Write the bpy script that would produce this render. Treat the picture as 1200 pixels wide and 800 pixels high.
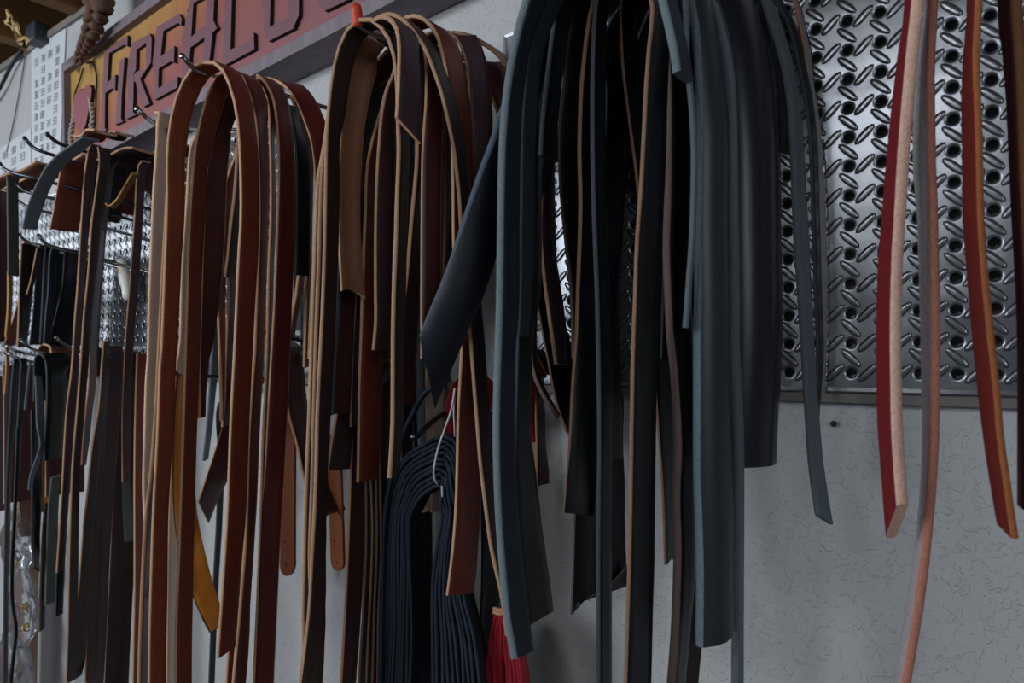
import bpy, bmesh, math, random
from mathutils import Vector, Matrix, noise

random.seed(7)
SC = bpy.context.scene
for o in list(bpy.data.objects):
    bpy.data.objects.remove(o)
COL = SC.collection
ZC = 1.5                    # camera height above the floor (m)

# ------------------------------------------------------------------ camera
# World: X along the wall (left is minus), Y into the wall, Z up.
F = 800.0
A = math.atan(1090 / 800)
D = 0.643                   # camera to tread-plate plane (Y = 0)
PH = math.pi / 2 - A
T = math.atan(21 / 800)
FX, FY, RX, RY = -math.sin(PH), math.cos(PH), math.cos(PH), math.sin(PH)
cam = bpy.data.cameras.new('camera')
cam.sensor_width = 36.0
cam.lens = 24.0
cam.clip_start = 0.02
cam.dof.use_dof = True
cam.dof.focus_distance = 0.68
cam.dof.aperture_fstop = 11.0
co = bpy.data.objects.new('camera', cam)
co.location = (0, -D, ZC)
co.rotation_euler = (math.pi / 2 + T, 0, PH)
COL.objects.link(co)
SC.camera = co

# ------------------------------------------------------------------ world, lamps, exposure
SC.view_settings.view_transform = 'Standard'
SC.view_settings.look = 'None'
SC.view_settings.gamma = 1.0
SC.view_settings.exposure = 0.40
W = bpy.data.worlds.new('room_ambient')
SC.world = W
W.use_nodes = True
W.node_tree.nodes['Background'].inputs[0].default_value = (0.78, 0.84, 0.92, 1)
W.node_tree.nodes['Background'].inputs[1].default_value = 0.065


def area(name, loc, target, sx, sy, power, col):
    l = bpy.data.lights.new(name, 'AREA')
    l.shape = 'RECTANGLE'
    l.size, l.size_y, l.energy, l.color = sx, sy, power, col
    o = bpy.data.objects.new(name, l)
    o.location = loc
    o.rotation_euler = (Vector(target) - Vector(loc)).to_track_quat('-Z', 'Y').to_euler()
    COL.objects.link(o)
    return o


area('window_daylight', (-1.70, -2.05, ZC + 0.74), (-0.85, 0, ZC + 0.05), 1.25, 1.0, 40, (0.86, 0.93, 1.0))
area('ceiling_tube', (-0.30, -1.85, ZC + 0.75), (-0.2, 0, ZC - 0.1), 0.42, 0.16, 3.2, (0.90, 0.95, 1.0))
area('far_fill', (-4.6, -1.6, ZC + 0.45), (-1.5, 0, ZC + 0.1), 1.0, 0.8, 17, (0.84, 0.92, 1.0))  # fill lamp added to brighten the left plate and wall
area('side_window', (1.55, -1.75, ZC + 0.55), (-0.5, 0, ZC), 0.6, 0.8, 7, (0.84, 0.92, 1.0))


# ------------------------------------------------------------------ small helpers
def at(x, y, d):
    """photo measurement (1200x800 frame) + distance from the plate plane -> room coordinates"""
    u = (x - 600) / F
    v = (400 - y) / F
    c, s = math.cos(T), math.sin(T)
    fw = c - v * s
    up = v * c + s
    dx = FX * fw + RX * u
    dy = FY * fw + RY * u
    t = (D - d) / dy
    return Vector((dx * t, -d, up * t + ZC))


def px_of(P):
    dx, dy, Z = P[0], P[1] + D, P[2] - ZC
    fw = dx * FX + dy * FY
    r = dx * RX + dy * RY
    c, s = math.cos(T), math.sin(T)
    z = fw * c + Z * s
    return 600 + F * r / z


def lin(c):
    return tuple(((v / 255) / 12.92 if v / 255 <= 0.04045 else ((v / 255 + 0.055) / 1.055) ** 2.4) for v in c)


MATS = {}


def new_mat(name):
    m = bpy.data.materials.new(name)
    m.use_nodes = True
    nt = m.node_tree
    return m, nt, nt.nodes['Principled BSDF']


def nd(nt, kind, **kw):
    n = nt.nodes.new(kind)
    for k, v in kw.items():
        if k in n.inputs:
            n.inputs[k].default_value = v
        else:
            setattr(n, k, v)
    return n


def leather(key, rgb, rough=0.5, scale=220.0, bump=0.12, var=0.25, spec=0.35, fibre=False):
    """leather faces: fine pore or fibre relief, slow tone variation"""
    name = 'leather_' + key
    if name in MATS:
        return MATS[name]
    m, nt, b = new_mat(name)
    c = lin(rgb)
    tc = nd(nt, 'ShaderNodeTexCoord')
    mp = nd(nt, 'ShaderNodeMapping')
    nt.links.new(tc.outputs['Object'], mp.inputs['Vector'])
    n1 = nd(nt, 'ShaderNodeTexNoise', Scale=14.0, Detail=5.0, Roughness=0.6)
    nt.links.new(mp.outputs[0], n1.inputs['Vector'])
    n2 = nd(nt, 'ShaderNodeTexNoise', Scale=scale * (2.6 if fibre else 1.6), Detail=3.0, Roughness=0.7)
    nt.links.new(mp.outputs[0], n2.inputs['Vector'])
    if fibre:
        mp.inputs['Scale'].default_value = (1, 1, 0.55)
    mx = nd(nt, 'ShaderNodeMixRGB')
    mx.inputs[1].default_value = (*[v * (1 - var) for v in c], 1)
    mx.inputs[2].default_value = (*[min(1, v * (1 + var)) for v in c], 1)
    nt.links.new(n1.outputs[0], mx.inputs[0])
    mx2 = nd(nt, 'ShaderNodeMixRGB', blend_type='MULTIPLY')
    mx2.inputs[0].default_value = 0.55 if fibre else 0.25
    nt.links.new(mx.outputs[0], mx2.inputs[1])
    cr = nd(nt, 'ShaderNodeValToRGB')
    cr.color_ramp.elements[0].position = 0.30
    cr.color_ramp.elements[0].color = (0.45, 0.45, 0.45, 1)
    cr.color_ramp.elements[1].position = 0.62
    cr.color_ramp.elements[1].color = (1.1, 1.1, 1.1, 1)
    nt.links.new(n2.outputs[0], cr.inputs[0])
    nt.links.new(cr.outputs[0], mx2.inputs[2])
    nt.links.new(mx2.outputs[0], b.inputs['Base Color'])
    b.inputs['Roughness'].default_value = rough
    b.inputs['Specular IOR Level'].default_value = spec
    bp = nd(nt, 'ShaderNodeBump', Strength=bump, Distance=0.001)
    nt.links.new(n2.outputs[0], bp.inputs['Height'])
    nt.links.new(bp.outputs[0], b.inputs['Normal'])
    MATS[name] = m
    return m


def plain(key, rgb, rough=0.5, metal=0.0, var=0.12, scale=40.0, bump=0.0, spec=0.5):
    if key in MATS:
        return MATS[key]
    m, nt, b = new_mat(key)
    c = lin(rgb)
    tc = nd(nt, 'ShaderNodeTexCoord')
    n1 = nd(nt, 'ShaderNodeTexNoise', Scale=scale, Detail=4.0)
    nt.links.new(tc.outputs['Object'], n1.inputs['Vector'])
    mx = nd(nt, 'ShaderNodeMixRGB')
    mx.inputs[1].default_value = (*[v * (1 - var) for v in c], 1)
    mx.inputs[2].default_value = (*[min(1, v * (1 + var)) for v in c], 1)
    nt.links.new(n1.outputs[0], mx.inputs[0])
    nt.links.new(mx.outputs[0], b.inputs['Base Color'])
    b.inputs['Roughness'].default_value = rough
    b.inputs['Metallic'].default_value = metal
    b.inputs['Specular IOR Level'].default_value = spec
    if bump:
        bp = nd(nt, 'ShaderNodeBump', Strength=bump, Distance=0.002)
        nt.links.new(n1.outputs[0], bp.inputs['Height'])
        nt.links.new(bp.outputs[0], b.inputs['Normal'])
    MATS[key] = m
    return m


# name: grain rgb, flesh rgb, edge rgb, grain roughness
LE = {
    'chestnut': ((126, 56, 38), (150, 82, 54), (206, 164, 128), 0.42),
    'oxblood': ((102, 40, 36), (124, 62, 46), (204, 160, 124), 0.34),
    'maroon': ((72, 31, 29), (74, 40, 34), (196, 150, 114), 0.42),
    'espresso': ((54, 38, 38), (66, 48, 44), (186, 146, 116), 0.45),
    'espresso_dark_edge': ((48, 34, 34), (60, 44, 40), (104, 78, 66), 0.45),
    'plum': ((84, 60, 68), (70, 50, 54), (196, 152, 120), 0.45),
    'suede': ((150, 104, 78), (154, 108, 82), (196, 150, 116), 0.9),
    'rust': ((128, 64, 40), (120, 68, 44), (206, 162, 124), 0.5),
    'pale': ((236, 214, 192), (236, 214, 192), (240, 198, 160), 0.8),
    'orange': ((250, 158, 54), (240, 160, 80), (96, 62, 44), 0.45),
    'tan_tab': ((142, 76, 38), (150, 90, 56), (160, 104, 66), 0.5),
    'slate': ((122, 134, 146), (140, 152, 164), (122, 132, 142), 0.8),
    'black': ((32, 34, 42), (36, 36, 42), (84, 92, 100), 0.36),
    'black_tan': ((32, 33, 40), (36, 36, 42), (178, 138, 112), 0.38),
    'black_brown': ((34, 32, 36), (40, 36, 38), (128, 108, 100), 0.4),
    'char_suede': ((78, 66, 64), (80, 68, 66), (120, 100, 88), 0.9),
    'navy': ((56, 76, 94), (46, 64, 82), (136, 152, 160), 0.72),
    'navy_sheen': ((66, 74, 84), (40, 50, 66), (130, 150, 160), 0.38),
    'navy_dark': ((36, 46, 62), (38, 48, 64), (100, 116, 132), 0.5),
    'gunmetal': ((80, 92, 98), (60, 70, 76), (120, 134, 142), 0.5),
    'ink': ((44, 48, 62), (30, 34, 50), (98, 106, 116), 0.30),
    'red': ((118, 28, 34), (118, 28, 34), (222, 180, 160), 0.55),
    'red_brown': ((112, 36, 28), (112, 36, 28), (160, 94, 56), 0.5),
    'dark_brown_red': ((90, 40, 44), (90, 40, 44), (112, 74, 46), 0.5),
    'lace_navy': ((28, 33, 45), (25, 30, 40), (52, 61, 78), 0.8),
    'smoke': ((168, 160, 162), (176, 168, 170), (186, 122, 104), 0.45),
    'crimson': ((190, 44, 54), (180, 44, 52), (150, 30, 40), 0.7),
    'olive': ((88, 94, 88), (88, 94, 88), (110, 116, 108), 0.85),
    'tan': ((150, 100, 60), (150, 100, 60), (214, 160, 100), 0.5),
}


DARKS = {'gunmetal', 'lace_navy', 'black', 'black_tan', 'black_brown', 'char_suede', 'navy', 'navy_sheen', 'navy_dark', 'ink', 'slate'}


def strap_mats(key):
    g, f, e, r = LE[key]
    a, b, c = (0.62, 0.62, 0.80) if key in DARKS else (0.86, 0.92, 0.97)
    if key == 'pale':
        a, b, c = 0.92, 0.92, 0.95
    if key == 'slate':
        a, b, c = 0.85, 0.85, 0.85
    if key in ('black', 'black_tan', 'black_brown', 'ink'):
        a, b = (0.44, 0.44) if key != 'ink' else (0.72, 0.6)
    m_ = sum(e) / 3
    e = [m_ + (v - m_) * 0.96 for v in e]
    g, f, e = [v * a for v in g], [v * b for v in f], [v * c for v in e]
    return [leather(key + '_grain', g, r, 260, 0.10, 0.20, 0.4),
            leather(key + '_flesh', f, 0.85, 240, 0.35, 0.22, 0.2, True),
            leather(key + '_edge', e, 0.8, 300, 0.4, 0.22, 0.2, True)]


def link_mesh(name, verts, faces, mats, idx=None, smooth=None, parent=None):
    me = bpy.data.meshes.new(name)
    me.from_pydata([tuple(v) for v in verts], [], faces)
    for m in (mats if isinstance(mats, (list, tuple)) else [mats]):
        me.materials.append(m)
    if idx:
        me.polygons.foreach_set('material_index', idx)
    if smooth is not None:
        me.polygons.foreach_set('use_smooth', smooth if isinstance(smooth, list) else [smooth] * len(faces))
    me.update()
    o = bpy.data.objects.new(name, me)
    COL.objects.link(o)
    if parent:
        o.parent = parent
    return o


def tag(o, label=None, cat=None, group=None, kind=None):
    if label: o['label'] = label
    if cat: o['category'] = cat
    if group: o['group'] = group
    if kind: o['kind'] = kind
    return o


def empty(name, loc):
    o = bpy.data.objects.new(name, None)
    o.empty_display_size = 0.02
    o.location = loc
    COL.objects.link(o)
    return o


def recentre(o, p):
    """give a mesh built in room coordinates its origin at p"""
    p = Vector(p)
    o.data.transform(Matrix.Translation(-p))
    o.location = p
    return o


def spline(pts, n):
    """centripetal-ish Catmull-Rom through pts, n samples evenly by chord length; returns (point, param)"""
    P = [Vector(p) for p in pts]
    if len(P) == 2:
        P = [P[0], P[0].lerp(P[1], 0.5), P[1]]
        par = [0, 0.5, 1]
    else:
        par = list(range(len(P)))
    L = [0]
    for a, b in zip(P, P[1:]):
        L.append(L[-1] + max(1e-6, (b - a).length))
    out = []
    for i in range(n):
        s = L[-1] * i / (n - 1)
        k = 0
        while k < len(P) - 2 and s > L[k + 1]:
            k += 1
        h = L[k + 1] - L[k]
        t = (s - L[k]) / h
        p1, p2 = P[k], P[k + 1]
        m1 = (p2 - P[k - 1]) / (L[k + 1] - L[k - 1]) * h if k > 0 else (p2 - p1)
        m2 = (P[k + 2] - p1) / (L[k + 2] - L[k]) * h if k < len(P) - 2 else (p2 - p1)
        t2, t3 = t * t, t * t * t
        q = p1 * (2 * t3 - 3 * t2 + 1) + m1 * (t3 - 2 * t2 + t) + p2 * (-2 * t3 + 3 * t2) + m2 * (t3 - t2)
        out.append((q, par[k] + (par[k + 1] - par[k]) * t))
    return out


def solve_phi(P, w, xr, prev=0.0):
    best, bp = 1e9, 0.0
    for i in range(-80, 81):
        ph = math.radians(i * 1.4)
        e = abs(px_of((P[0] + w * math.sin(ph), P[1] + w * math.cos(ph), P[2])) - xr) + 0.02 * abs(i) + 0.05 * abs(i - prev / 0.0244346)
        if e < best:
            best, bp = e, ph
    return bp


def ribbon(name, front, phis, pars, w, t, mats, cup=0.0, e0=0.0, e1=0.0, scoop=0.0, rag=0.0, parent=None, taper=0.0):
    """leather strip: front edge line, direction of its width at each sample, width w, thickness t"""
    n = len(front)
    fr = []
    for i in range(n):
        a = front[max(0, i - 1)]
        b = front[min(n - 1, i + 1)]
        tg = (b - a).normalized()
        ph = phis[i]
        bd = Vector((math.sin(ph), math.cos(ph), 0))
        bd = bd - tg * bd.dot(tg)
        if bd.length < 1e-4:
            bd = Vector((0, 1, 0))
        bd.normalize()
        fr.append((front[i], tg, bd, bd.cross(tg)))
    us = [0.0, 0.25, 0.5, 0.75, 1.0]
    verts, faces, idx, smo = [], [], [], []
    h = t / 2
    ch = min(0.22 * t, 0.0012)
    for i, (p, tg, bd, nr) in enumerate(fr):
        ww = w * (1 - taper * i / (n - 1))
        loop = []
        for u in us:
            uu = ch / ww + u * (1 - 2 * ch / ww)
            loop.append((uu, h))
        loop += [(1.0, h - ch), (1.0, -h + ch)]
        for u in reversed(us):
            uu = ch / ww + u * (1 - 2 * ch / ww)
            loop.append((uu, -h))
        loop += [(0.0, -h + ch), (0.0, h - ch)]
        for (u, z) in loop:
            s = 0.0
            if i == 0:
                s = e0 * (u - 0.0)
            elif i == n - 1:
                s = e1 * u - scoop * 4 * u * (1 - u)
                if rag:
                    s += rag * (noise.noise(Vector((u * 9.3, w * 77, 1.7))) + 0.6 * noise.noise(Vector((u * 31, w * 55, 4.1))))
            elif i == n - 2 and (e1 or scoop):
                s = 0.25 * (e1 * u - scoop * 4 * u * (1 - u))
            elif i == 1 and e0:
                s = 0.25 * e0 * u
            q = p + bd * (u * ww) + nr * (z + cup * 4 * u * (1 - u)) + tg * s
            verts.append(q)
    m = 14
    kinds = [0] * 4 + [2, 2, 2] + [1] * 4 + [2, 2, 2]
    # +normal side (z=+h) is the inner, flesh side
    mi = {0: 1, 1: 0, 2: 2}
    for i in range(n - 1):
        for k in range(m):
            a, b = i * m + k, i * m + (k + 1) % m
            faces.append((a, b, b + m, a + m))
            idx.append(mi[kinds[k]])
            smo.append(True)
    for base, rev in ((0, False), ((n - 1) * m, True)):
        # end caps as quads between the two sides
        top = [base + k for k in range(5)]
        bot = [base + 11 - k for k in range(5)]
        for k in range(4):
            q = (top[k], bot[k], bot[k + 1], top[k + 1])
            faces.append(q if not rev else tuple(reversed(q)))
            idx.append(2)
            smo.append(False)
        q = (top[4], bot[4], base + 6, base + 5)
        faces.append(q if not rev else tuple(reversed(q))); idx.append(2); smo.append(False)
        q = (bot[0], top[0], base + 13, base + 12)
        faces.append(q if not rev else tuple(reversed(q))); idx.append(2); smo.append(False)
    o = link_mesh(name, verts, faces, mats, idx, smo, parent)
    # hard corners along the strip so the faces stay flat-shaded apart from the edge
    me = o.data
    hard = {(4, 5), (6, 7), (11, 12), (0, 13)}
    at_ = me.attributes.new('sharp_edge', 'BOOLEAN', 'EDGE')
    vals = []
    for e in me.edges:
        a, b = e.vertices
        vals.append(a // m == b // m and (min(a % m, b % m), max(a % m, b % m)) in hard or
                    (a // m == b // m and a // m in (0, n - 1)))
    at_.data.foreach_set('value', vals)
    return o


HOOK = {   # X of the rod, Z at the plate, Z at the tip (relative to the camera), for straps that reach it out of sight
    'sign_hook': (-0.757, 0.345, 0.330),
    'pale_hook': (-0.905, 0.318, 0.318),
    'red_tip_hook': (-0.512, 0.345, 0.322),
    'upper_brown_hook': (-0.560, 0.372, 0.352),
    'navy_hook': (-0.235, 0.372, 0.352),
    'red_hook': (-0.026, 0.362, 0.352),
    'edge_hook': (0.016, 0.362, 0.352),
    'low_brown_hook': (-0.80, -0.005, -0.012),
    'low_mid_hook': (-0.60, -0.005, -0.012),
    'low_navy_hook': (-0.40, -0.02, -0.03),
}


# small depth corrections (mm) that keep neighbouring straps clear of each other, by order of building
DADJ = {0: 4, 1: 2, 5: -2, 7: -2, 8: 6, 10: 4, 12: -12, 13: -4, 14: -7, 17: -6, 18: 12, 20: 12, 21: 9, 22:
        -6, 23: -12, 25: 2, 26: -4, 28: -4, 30: -6, 31: 6, 32: 12, 33: -2, 34: 9, 35: -4, 36: -12, 38: -9,
        39: -12, 40: 12, 41: -2, 42: -12, 44: 12, 45: 12, 46: -6, 48: 6, 49: 4, 50: -12, 51: -9, 52: -6, 53:
        9, 54: -12, 56: 4, 58: 12, 59: 9, 60: 12, 61: 2, 62: 4, 63: -12, 64: 12, 65: -9, 66: 2, 67: -12, 68:
        -2, 69: -4, 70: 4, 71: -12, 72: 9, 73: 4, 74: -12, 75: 4, 76: 12, 77: 4, 78: 12, 79: -9, 82: 2, 83:
        -12, 84: 2, 85: -2, 86: 2, 88: 4, 89: 9, 91: 4, 95: 12, 96: -12, 98: 12, 99: 2, 103: 9, 112: 2, 113:
        -9, 117: -4, 121: -6}
CALLS = []


def parse(s):
    out = []
    for seg in s.split(','):
        v = [float(q) for q in seg.split()]
        out.append((v[0], v[1], v[2] if len(v) > 2 else None))
    return out


def strap(label, d, pts, key, w=None, t=0.0042, hook=None, group=None, name='leather_strap', cat='strap',
          cup=0.0, e0=0.0, e1=0.0, scoop=0.0, rag=0.0, flip=False, d2=None, parent=None, n=None, taper=0.0):
    """pts: front-edge line measured in the photo as 'x y' or 'x y xr' (xr = far edge at that height, 0 = square to the wall)"""
    if parent is None:
        CALLS.append(label)
        d += DADJ.get(len(CALLS) - 1, 0) * 0.001
    raw = parse(pts)
    N = len(raw)
    P = []
    ws = []
    for i, (x, y, xr) in enumerate(raw):
        di = d if d2 is None else d + (d2 - d) * i / max(1, N - 1)
        p = at(x, y, di)
        P.append(p)
        if xr and xr > x and w is None:
            lo, hi = 0.0, 0.2
            for _ in range(40):
                mid = (lo + hi) / 2
                if px_of((p[0], p[1] + mid, p[2])) < xr:
                    lo = mid
                else:
                    hi = mid
            ws.append(lo)
    if w is None:
        ws.sort()
        w = ws[len(ws) // 2] * 1.04 if ws else 0.024
        w = max(0.006, min(w, 0.05))
    known = {}
    prev = None
    for i, (x, y, xr) in enumerate(raw):
        if xr is None:
            continue
        if prev is None and xr:
            prev = solve_phi(P[i], w, xr)
        prev = known[i] = 0.0 if xr == 0 else solve_phi(P[i], w, xr, prev)
    # legs that run out of the picture hang on to their own lengths below it
    rl = random.Random(len(CALLS) * 3 + 1)
    if parent is None and raw[-1][1] >= 825:
        P[-1] = P[-1] + (P[-1] - P[-2]).normalized() * rl.uniform(0.04, 0.30)
    if parent is None and raw[0][1] >= 825:
        P[0] = P[0] + (P[0] - P[1]).normalized() * rl.uniform(0.04, 0.30)
    off = 0
    if hook:
        hx, hz0, hz1 = HOOK[hook]
        hz = hz0 + (hz1 - hz0) * min(1, d / 0.22)
        pre = [Vector((hx, -d, hz + ZC + 0.006))]
        if P[0].z < hz + ZC - 0.11:             # hangs straight down before it comes into view
            pre.append(Vector((hx + 0.8 * (P[0].x - hx), -d, hz + ZC - 0.035)))
            pre.append(Vector((P[0].x + 0.02 * (hx - P[0].x), P[0].y, hz + ZC - 0.095)))
        off = len(pre)
        P = pre + P
        known = {k + off: v for k, v in known.items()}
        known[0] = 0.0
    ln = sum((b - a).length for a, b in zip(P, P[1:]))
    n = n or max(14, min(70, int(ln / 0.013)))
    sp = spline(P, n)
    ks = sorted(known)
    phis = []
    for q, u in sp:
        if len(P) == 2:
            u = u
        if not ks:
            phis.append(0.0)
            continue
        if u <= ks[0]:
            phis.append(known[ks[0]])
        elif u >= ks[-1]:
            phis.append(known[ks[-1]])
        else:
            for a, b in zip(ks, ks[1:]):
                if a <= u <= b:
                    f = (u - a) / (b - a)
                    f = f * f * (3 - 2 * f)
                    phis.append(known[a] + (known[b] - known[a]) * f)
                    break
    mats = strap_mats(key)
    if flip:
        mats = [mats[1], mats[0], mats[2]]
    o = ribbon(name, [q for q, u in sp], phis, None, w, t, mats, cup, e0, e1, scoop, rag, parent, taper)
    if parent is None:
        recentre(o, sp[0][0])
        tag(o, label, cat, group)
    return o


def tube_mesh(name, pts, r, mat, seg=8, parent=None, n=None, caps=True):
    P = [Vector(p) for p in pts]
    ln = sum((b - a).length for a, b in zip(P, P[1:]))
    n = n or max(6, min(90, int(ln / (r * 2.5))))
    sp = [q for q, u in spline(P, n)] if len(P) > 2 else [P[0].lerp(P[1], i / 3) for i in range(4)]
    n = len(sp)
    verts, faces = [], []
    up = Vector((0.13, 0.21, 0.97)).normalized()
    prev = None
    for i, p in enumerate(sp):
        tg = (sp[min(n - 1, i + 1)] - sp[max(0, i - 1)]).normalized()
        a = (prev if prev is not None else up)
        a = (a - tg * a.dot(tg))
        if a.length < 1e-4:
            a = Vector((1, 0, 0)) - tg * tg.x
        a.normalize()
        prev = a
        b = tg.cross(a)
        rr = r[i * (len(r) - 1) // (n - 1)] if isinstance(r, (list, tuple)) else r
        for k in range(seg):
            an = 2 * math.pi * k / seg
            verts.append(p + a * math.cos(an) * rr + b * math.sin(an) * rr)
    for i in range(n - 1):
        for k in range(seg):
            q = i * seg + k
            q2 = i * seg + (k + 1) % seg
            faces.append((q, q2, q2 + seg, q + seg))
    faces.append(tuple(reversed(range(seg))))
    faces.append(tuple(range((n - 1) * seg, n * seg)))
    return link_mesh(name, verts, faces, mat, None, True, parent)


def box(name, lo, hi, mat, parent=None, bev=0.0):
    bm = bmesh.new()
    bmesh.ops.create_cube(bm, size=1)
    for v in bm.verts:
        v.co = Vector([(a + b) / 2 + c * (b - a) for a, b, c in zip(lo, hi, v.co)])
    if bev:
        bmesh.ops.bevel(bm, geom=bm.edges[:], offset=bev, segments=2, affect='EDGES', profile=0.5)
    me = bpy.data.meshes.new(name)
    bm.to_mesh(me)
    bm.free()
    me.materials.append(mat)
    o = bpy.data.objects.new(name, me)
    COL.objects.link(o)
    if parent:
        o.parent = parent
    return o


def prism(name, poly, y0, y1, mat, parent=None, side=None, bev=0.0):
    """polygon in (x, z) pushed from y0 (front) to y1 (back)"""
    a = sum(p[0] * q[1] - q[0] * p[1] for p, q in zip(poly, poly[1:] + poly[:1]))
    if a < 0:
        poly = poly[::-1]
    n = len(poly)
    v = [(x, y0, z) for x, z in poly] + [(x, y1, z) for x, z in poly]
    f = [tuple(range(n)), tuple(reversed(range(n, 2 * n)))]
    ix = [0, 0]
    for i in range(n):
        j = (i + 1) % n
        f.append((j, i, i + n, j + n))
        ix.append(1 if side else 0)
    return link_mesh(name, v, f, [mat, side] if side else mat, ix, False, parent)


# ------------------------------------------------------------------ the setting
WY = 0.014                  # wall plane, just behind the tread plate


def wall_material():
    m, nt, b = new_mat('knockdown_plaster')
    tc = nd(nt, 'ShaderNodeTexCoord')
    mp = nd(nt, 'ShaderNodeMapping')
    nt.links.new(tc.outputs['Object'], mp.inputs['Vector'])
    n1 = nd(nt, 'ShaderNodeTexNoise', Scale=105.0, Detail=2.0, Roughness=0.5, Distortion=0.9)
    nt.links.new(mp.outputs[0], n1.inputs['Vector'])
    cr = nd(nt, 'ShaderNodeValToRGB')
    cr.color_ramp.elements[0].position = 0.55
    cr.color_ramp.elements[1].position = 0.585
    nt.links.new(n1.outputs[0], cr.inputs[0])
    n2 = nd(nt, 'ShaderNodeTexNoise', Scale=300.0, Detail=2.0)
    nt.links.new(mp.outputs[0], n2.inputs['Vector'])
    ad = nd(nt, 'ShaderNodeMath', operation='MULTIPLY_ADD')
    nt.links.new(n2.outputs[0], ad.inputs[0])
    ad.inputs[1].default_value = 0.10
    nt.links.new(cr.outputs[0], ad.inputs[2])
    bp = nd(nt, 'ShaderNodeBump', Strength=0.55, Distance=0.0018)
    nt.links.new(ad.outputs[0], bp.inputs['Height'])
    nt.links.new(bp.outputs[0], b.inputs['Normal'])
    n3 = nd(nt, 'ShaderNodeTexNoise', Scale=3.0, Detail=4.0)
    nt.links.new(mp.outputs[0], n3.inputs['Vector'])
    mx = nd(nt, 'ShaderNodeMixRGB')
    mx.inputs[1].default_value = (*lin((176, 178, 180)), 1)
    mx.inputs[2].default_value = (*lin((198, 199, 200)), 1)
    nt.links.new(n3.outputs[0], mx.inputs[0])
    nt.links.new(mx.outputs[0], b.inputs['Base Color'])
    b.inputs['Roughness'].default_value = 0.75
    b.inputs['Specular IOR Level'].default_value = 0.25
    return m


M_WALL = wall_material()
M_WOOD = plain('rafter_wood', (120, 84, 44), 0.85, 0, 0.45, 9.0, 0.4)
M_DECK = plain('roof_deck_wood', (84, 62, 38), 0.9, 0, 0.4, 6.0, 0.3)
M_TRIM = plain('trim_paint', (128, 122, 116), 0.7, 0, 0.15, 20)
M_FLOOR = plain('concrete_floor', (88, 84, 80), 0.8, 0, 0.2, 5, 0.2)

CEIL = ZC + 0.788
tag(box('wall_back', (-5.4, WY, 0), (1.1, WY + 0.12, CEIL), M_WALL), kind='structure')
tag(box('floor', (-5.4, -3.6, -0.1), (1.1, WY + 0.12, 0), M_FLOOR), kind='structure')
ce = box('ceiling', (-5.4, -3.6, CEIL + 0.14), (1.1, WY + 0.12, CEIL + 0.2), M_DECK)
tag(ce, kind='structure')
x = -4.05
while x < 1.0:
    box('joist', (x, -3.6, CEIL + 0.0), (x + 0.045, WY + 0.1, CEIL + 0.141), M_WOOD, ce, 0.002)
    x += 0.29
tag(box('trim_1', (-5.4, WY - 0.008, CEIL - 0.012), (1.1, WY, CEIL + 0.004), M_TRIM), kind='structure')
# wooden ledger the tread plate is fixed to, seen as a thin strip under its lower edge
tag(box('trim_2', (-2.6, 0.004, ZC - 0.0375), (0.5, WY, ZC - 0.028), plain('ledger_paint', (112, 108, 104), 0.7, 0, 0.2, 30)), kind='structure')

# torn paper facing hanging between the joists
pf = []
pv = []
for i in range(7):
    for j in range(4):
        p = at(6 + i * 4.2 + 2.0 * math.sin(j * 2.1 + i), 10 + i * 6 + j * 6 + 3 * math.sin(i * 1.7 + j), 0.13 + 0.012 * math.sin(i * 2 + j * 3))
        pv.append(p)
for i in range(6):
    for j in range(3):
        a = i * 4 + j
        pf.append((a, a + 1, a + 5, a + 4))
pv2 = pv + [p + Vector((0.002, 0.002, 0.001)) for p in pv]
nn = len(pv)
pf = pf + [tuple(reversed([v + nn for v in f])) for f in pf]
tp = link_mesh('torn_paper', pv2, pf, plain('kraft_paper', (190, 160, 110), 0.9, 0, 0.2, 20), None, True)
recentre(tp, pv[0])
tag(tp, 'torn tan insulation paper hanging from the dark rafters in the top left corner', 'paper')


# ------------------------------------------------------------------ tread plate with peg holes
def plate_material():
    m, nt, b = new_mat('galvanised_steel')
    tc = nd(nt, 'ShaderNodeTexCoord')
    n1 = nd(nt, 'ShaderNodeTexNoise', Scale=9.0, Detail=6.0, Roughness=0.62)
    nt.links.new(tc.outputs['Object'], n1.inputs['Vector'])
    mx = nd(nt, 'ShaderNodeMixRGB')
    mx.inputs[1].default_value = (0.13, 0.14, 0.16, 1)
    mx.inputs[2].default_value = (0.36, 0.375, 0.40, 1)
    nt.links.new(n1.outputs[0], mx.inputs[0])
    nt.links.new(mx.outputs[0], b.inputs['Base Color'])
    b.inputs['Metallic'].default_value = 0.86
    mr = nd(nt, 'ShaderNodeMapRange')
    mr.inputs['To Min'].default_value = 0.22
    mr.inputs['To Max'].default_value = 0.40
    nt.links.new(n1.outputs[0], mr.inputs['Value'])
    nt.links.new(mr.outputs[0], b.inputs['Roughness'])
    n2 = nd(nt, 'ShaderNodeTexNoise', Scale=120.0, Detail=3.0)
    nt.links.new(tc.outputs['Object'], n2.inputs['Vector'])
    bp = nd(nt, 'ShaderNodeBump', Strength=0.10, Distance=0.001)
    nt.links.new(n2.outputs[0], bp.inputs['Height'])
    nt.links.new(bp.outputs[0], b.inputs['Normal'])
    return m


M_PLATE = plate_material()
M_PLATE_DARK = plain('steel_dark', (30, 32, 37), 0.6, 0.0, 0.2, 60)  # flat dark outline round each lug, also lines the holes
PITCH = 0.0254
HX, HZ = -0.112, 0.268       # one measured hole centre; the holes form a square grid


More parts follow.
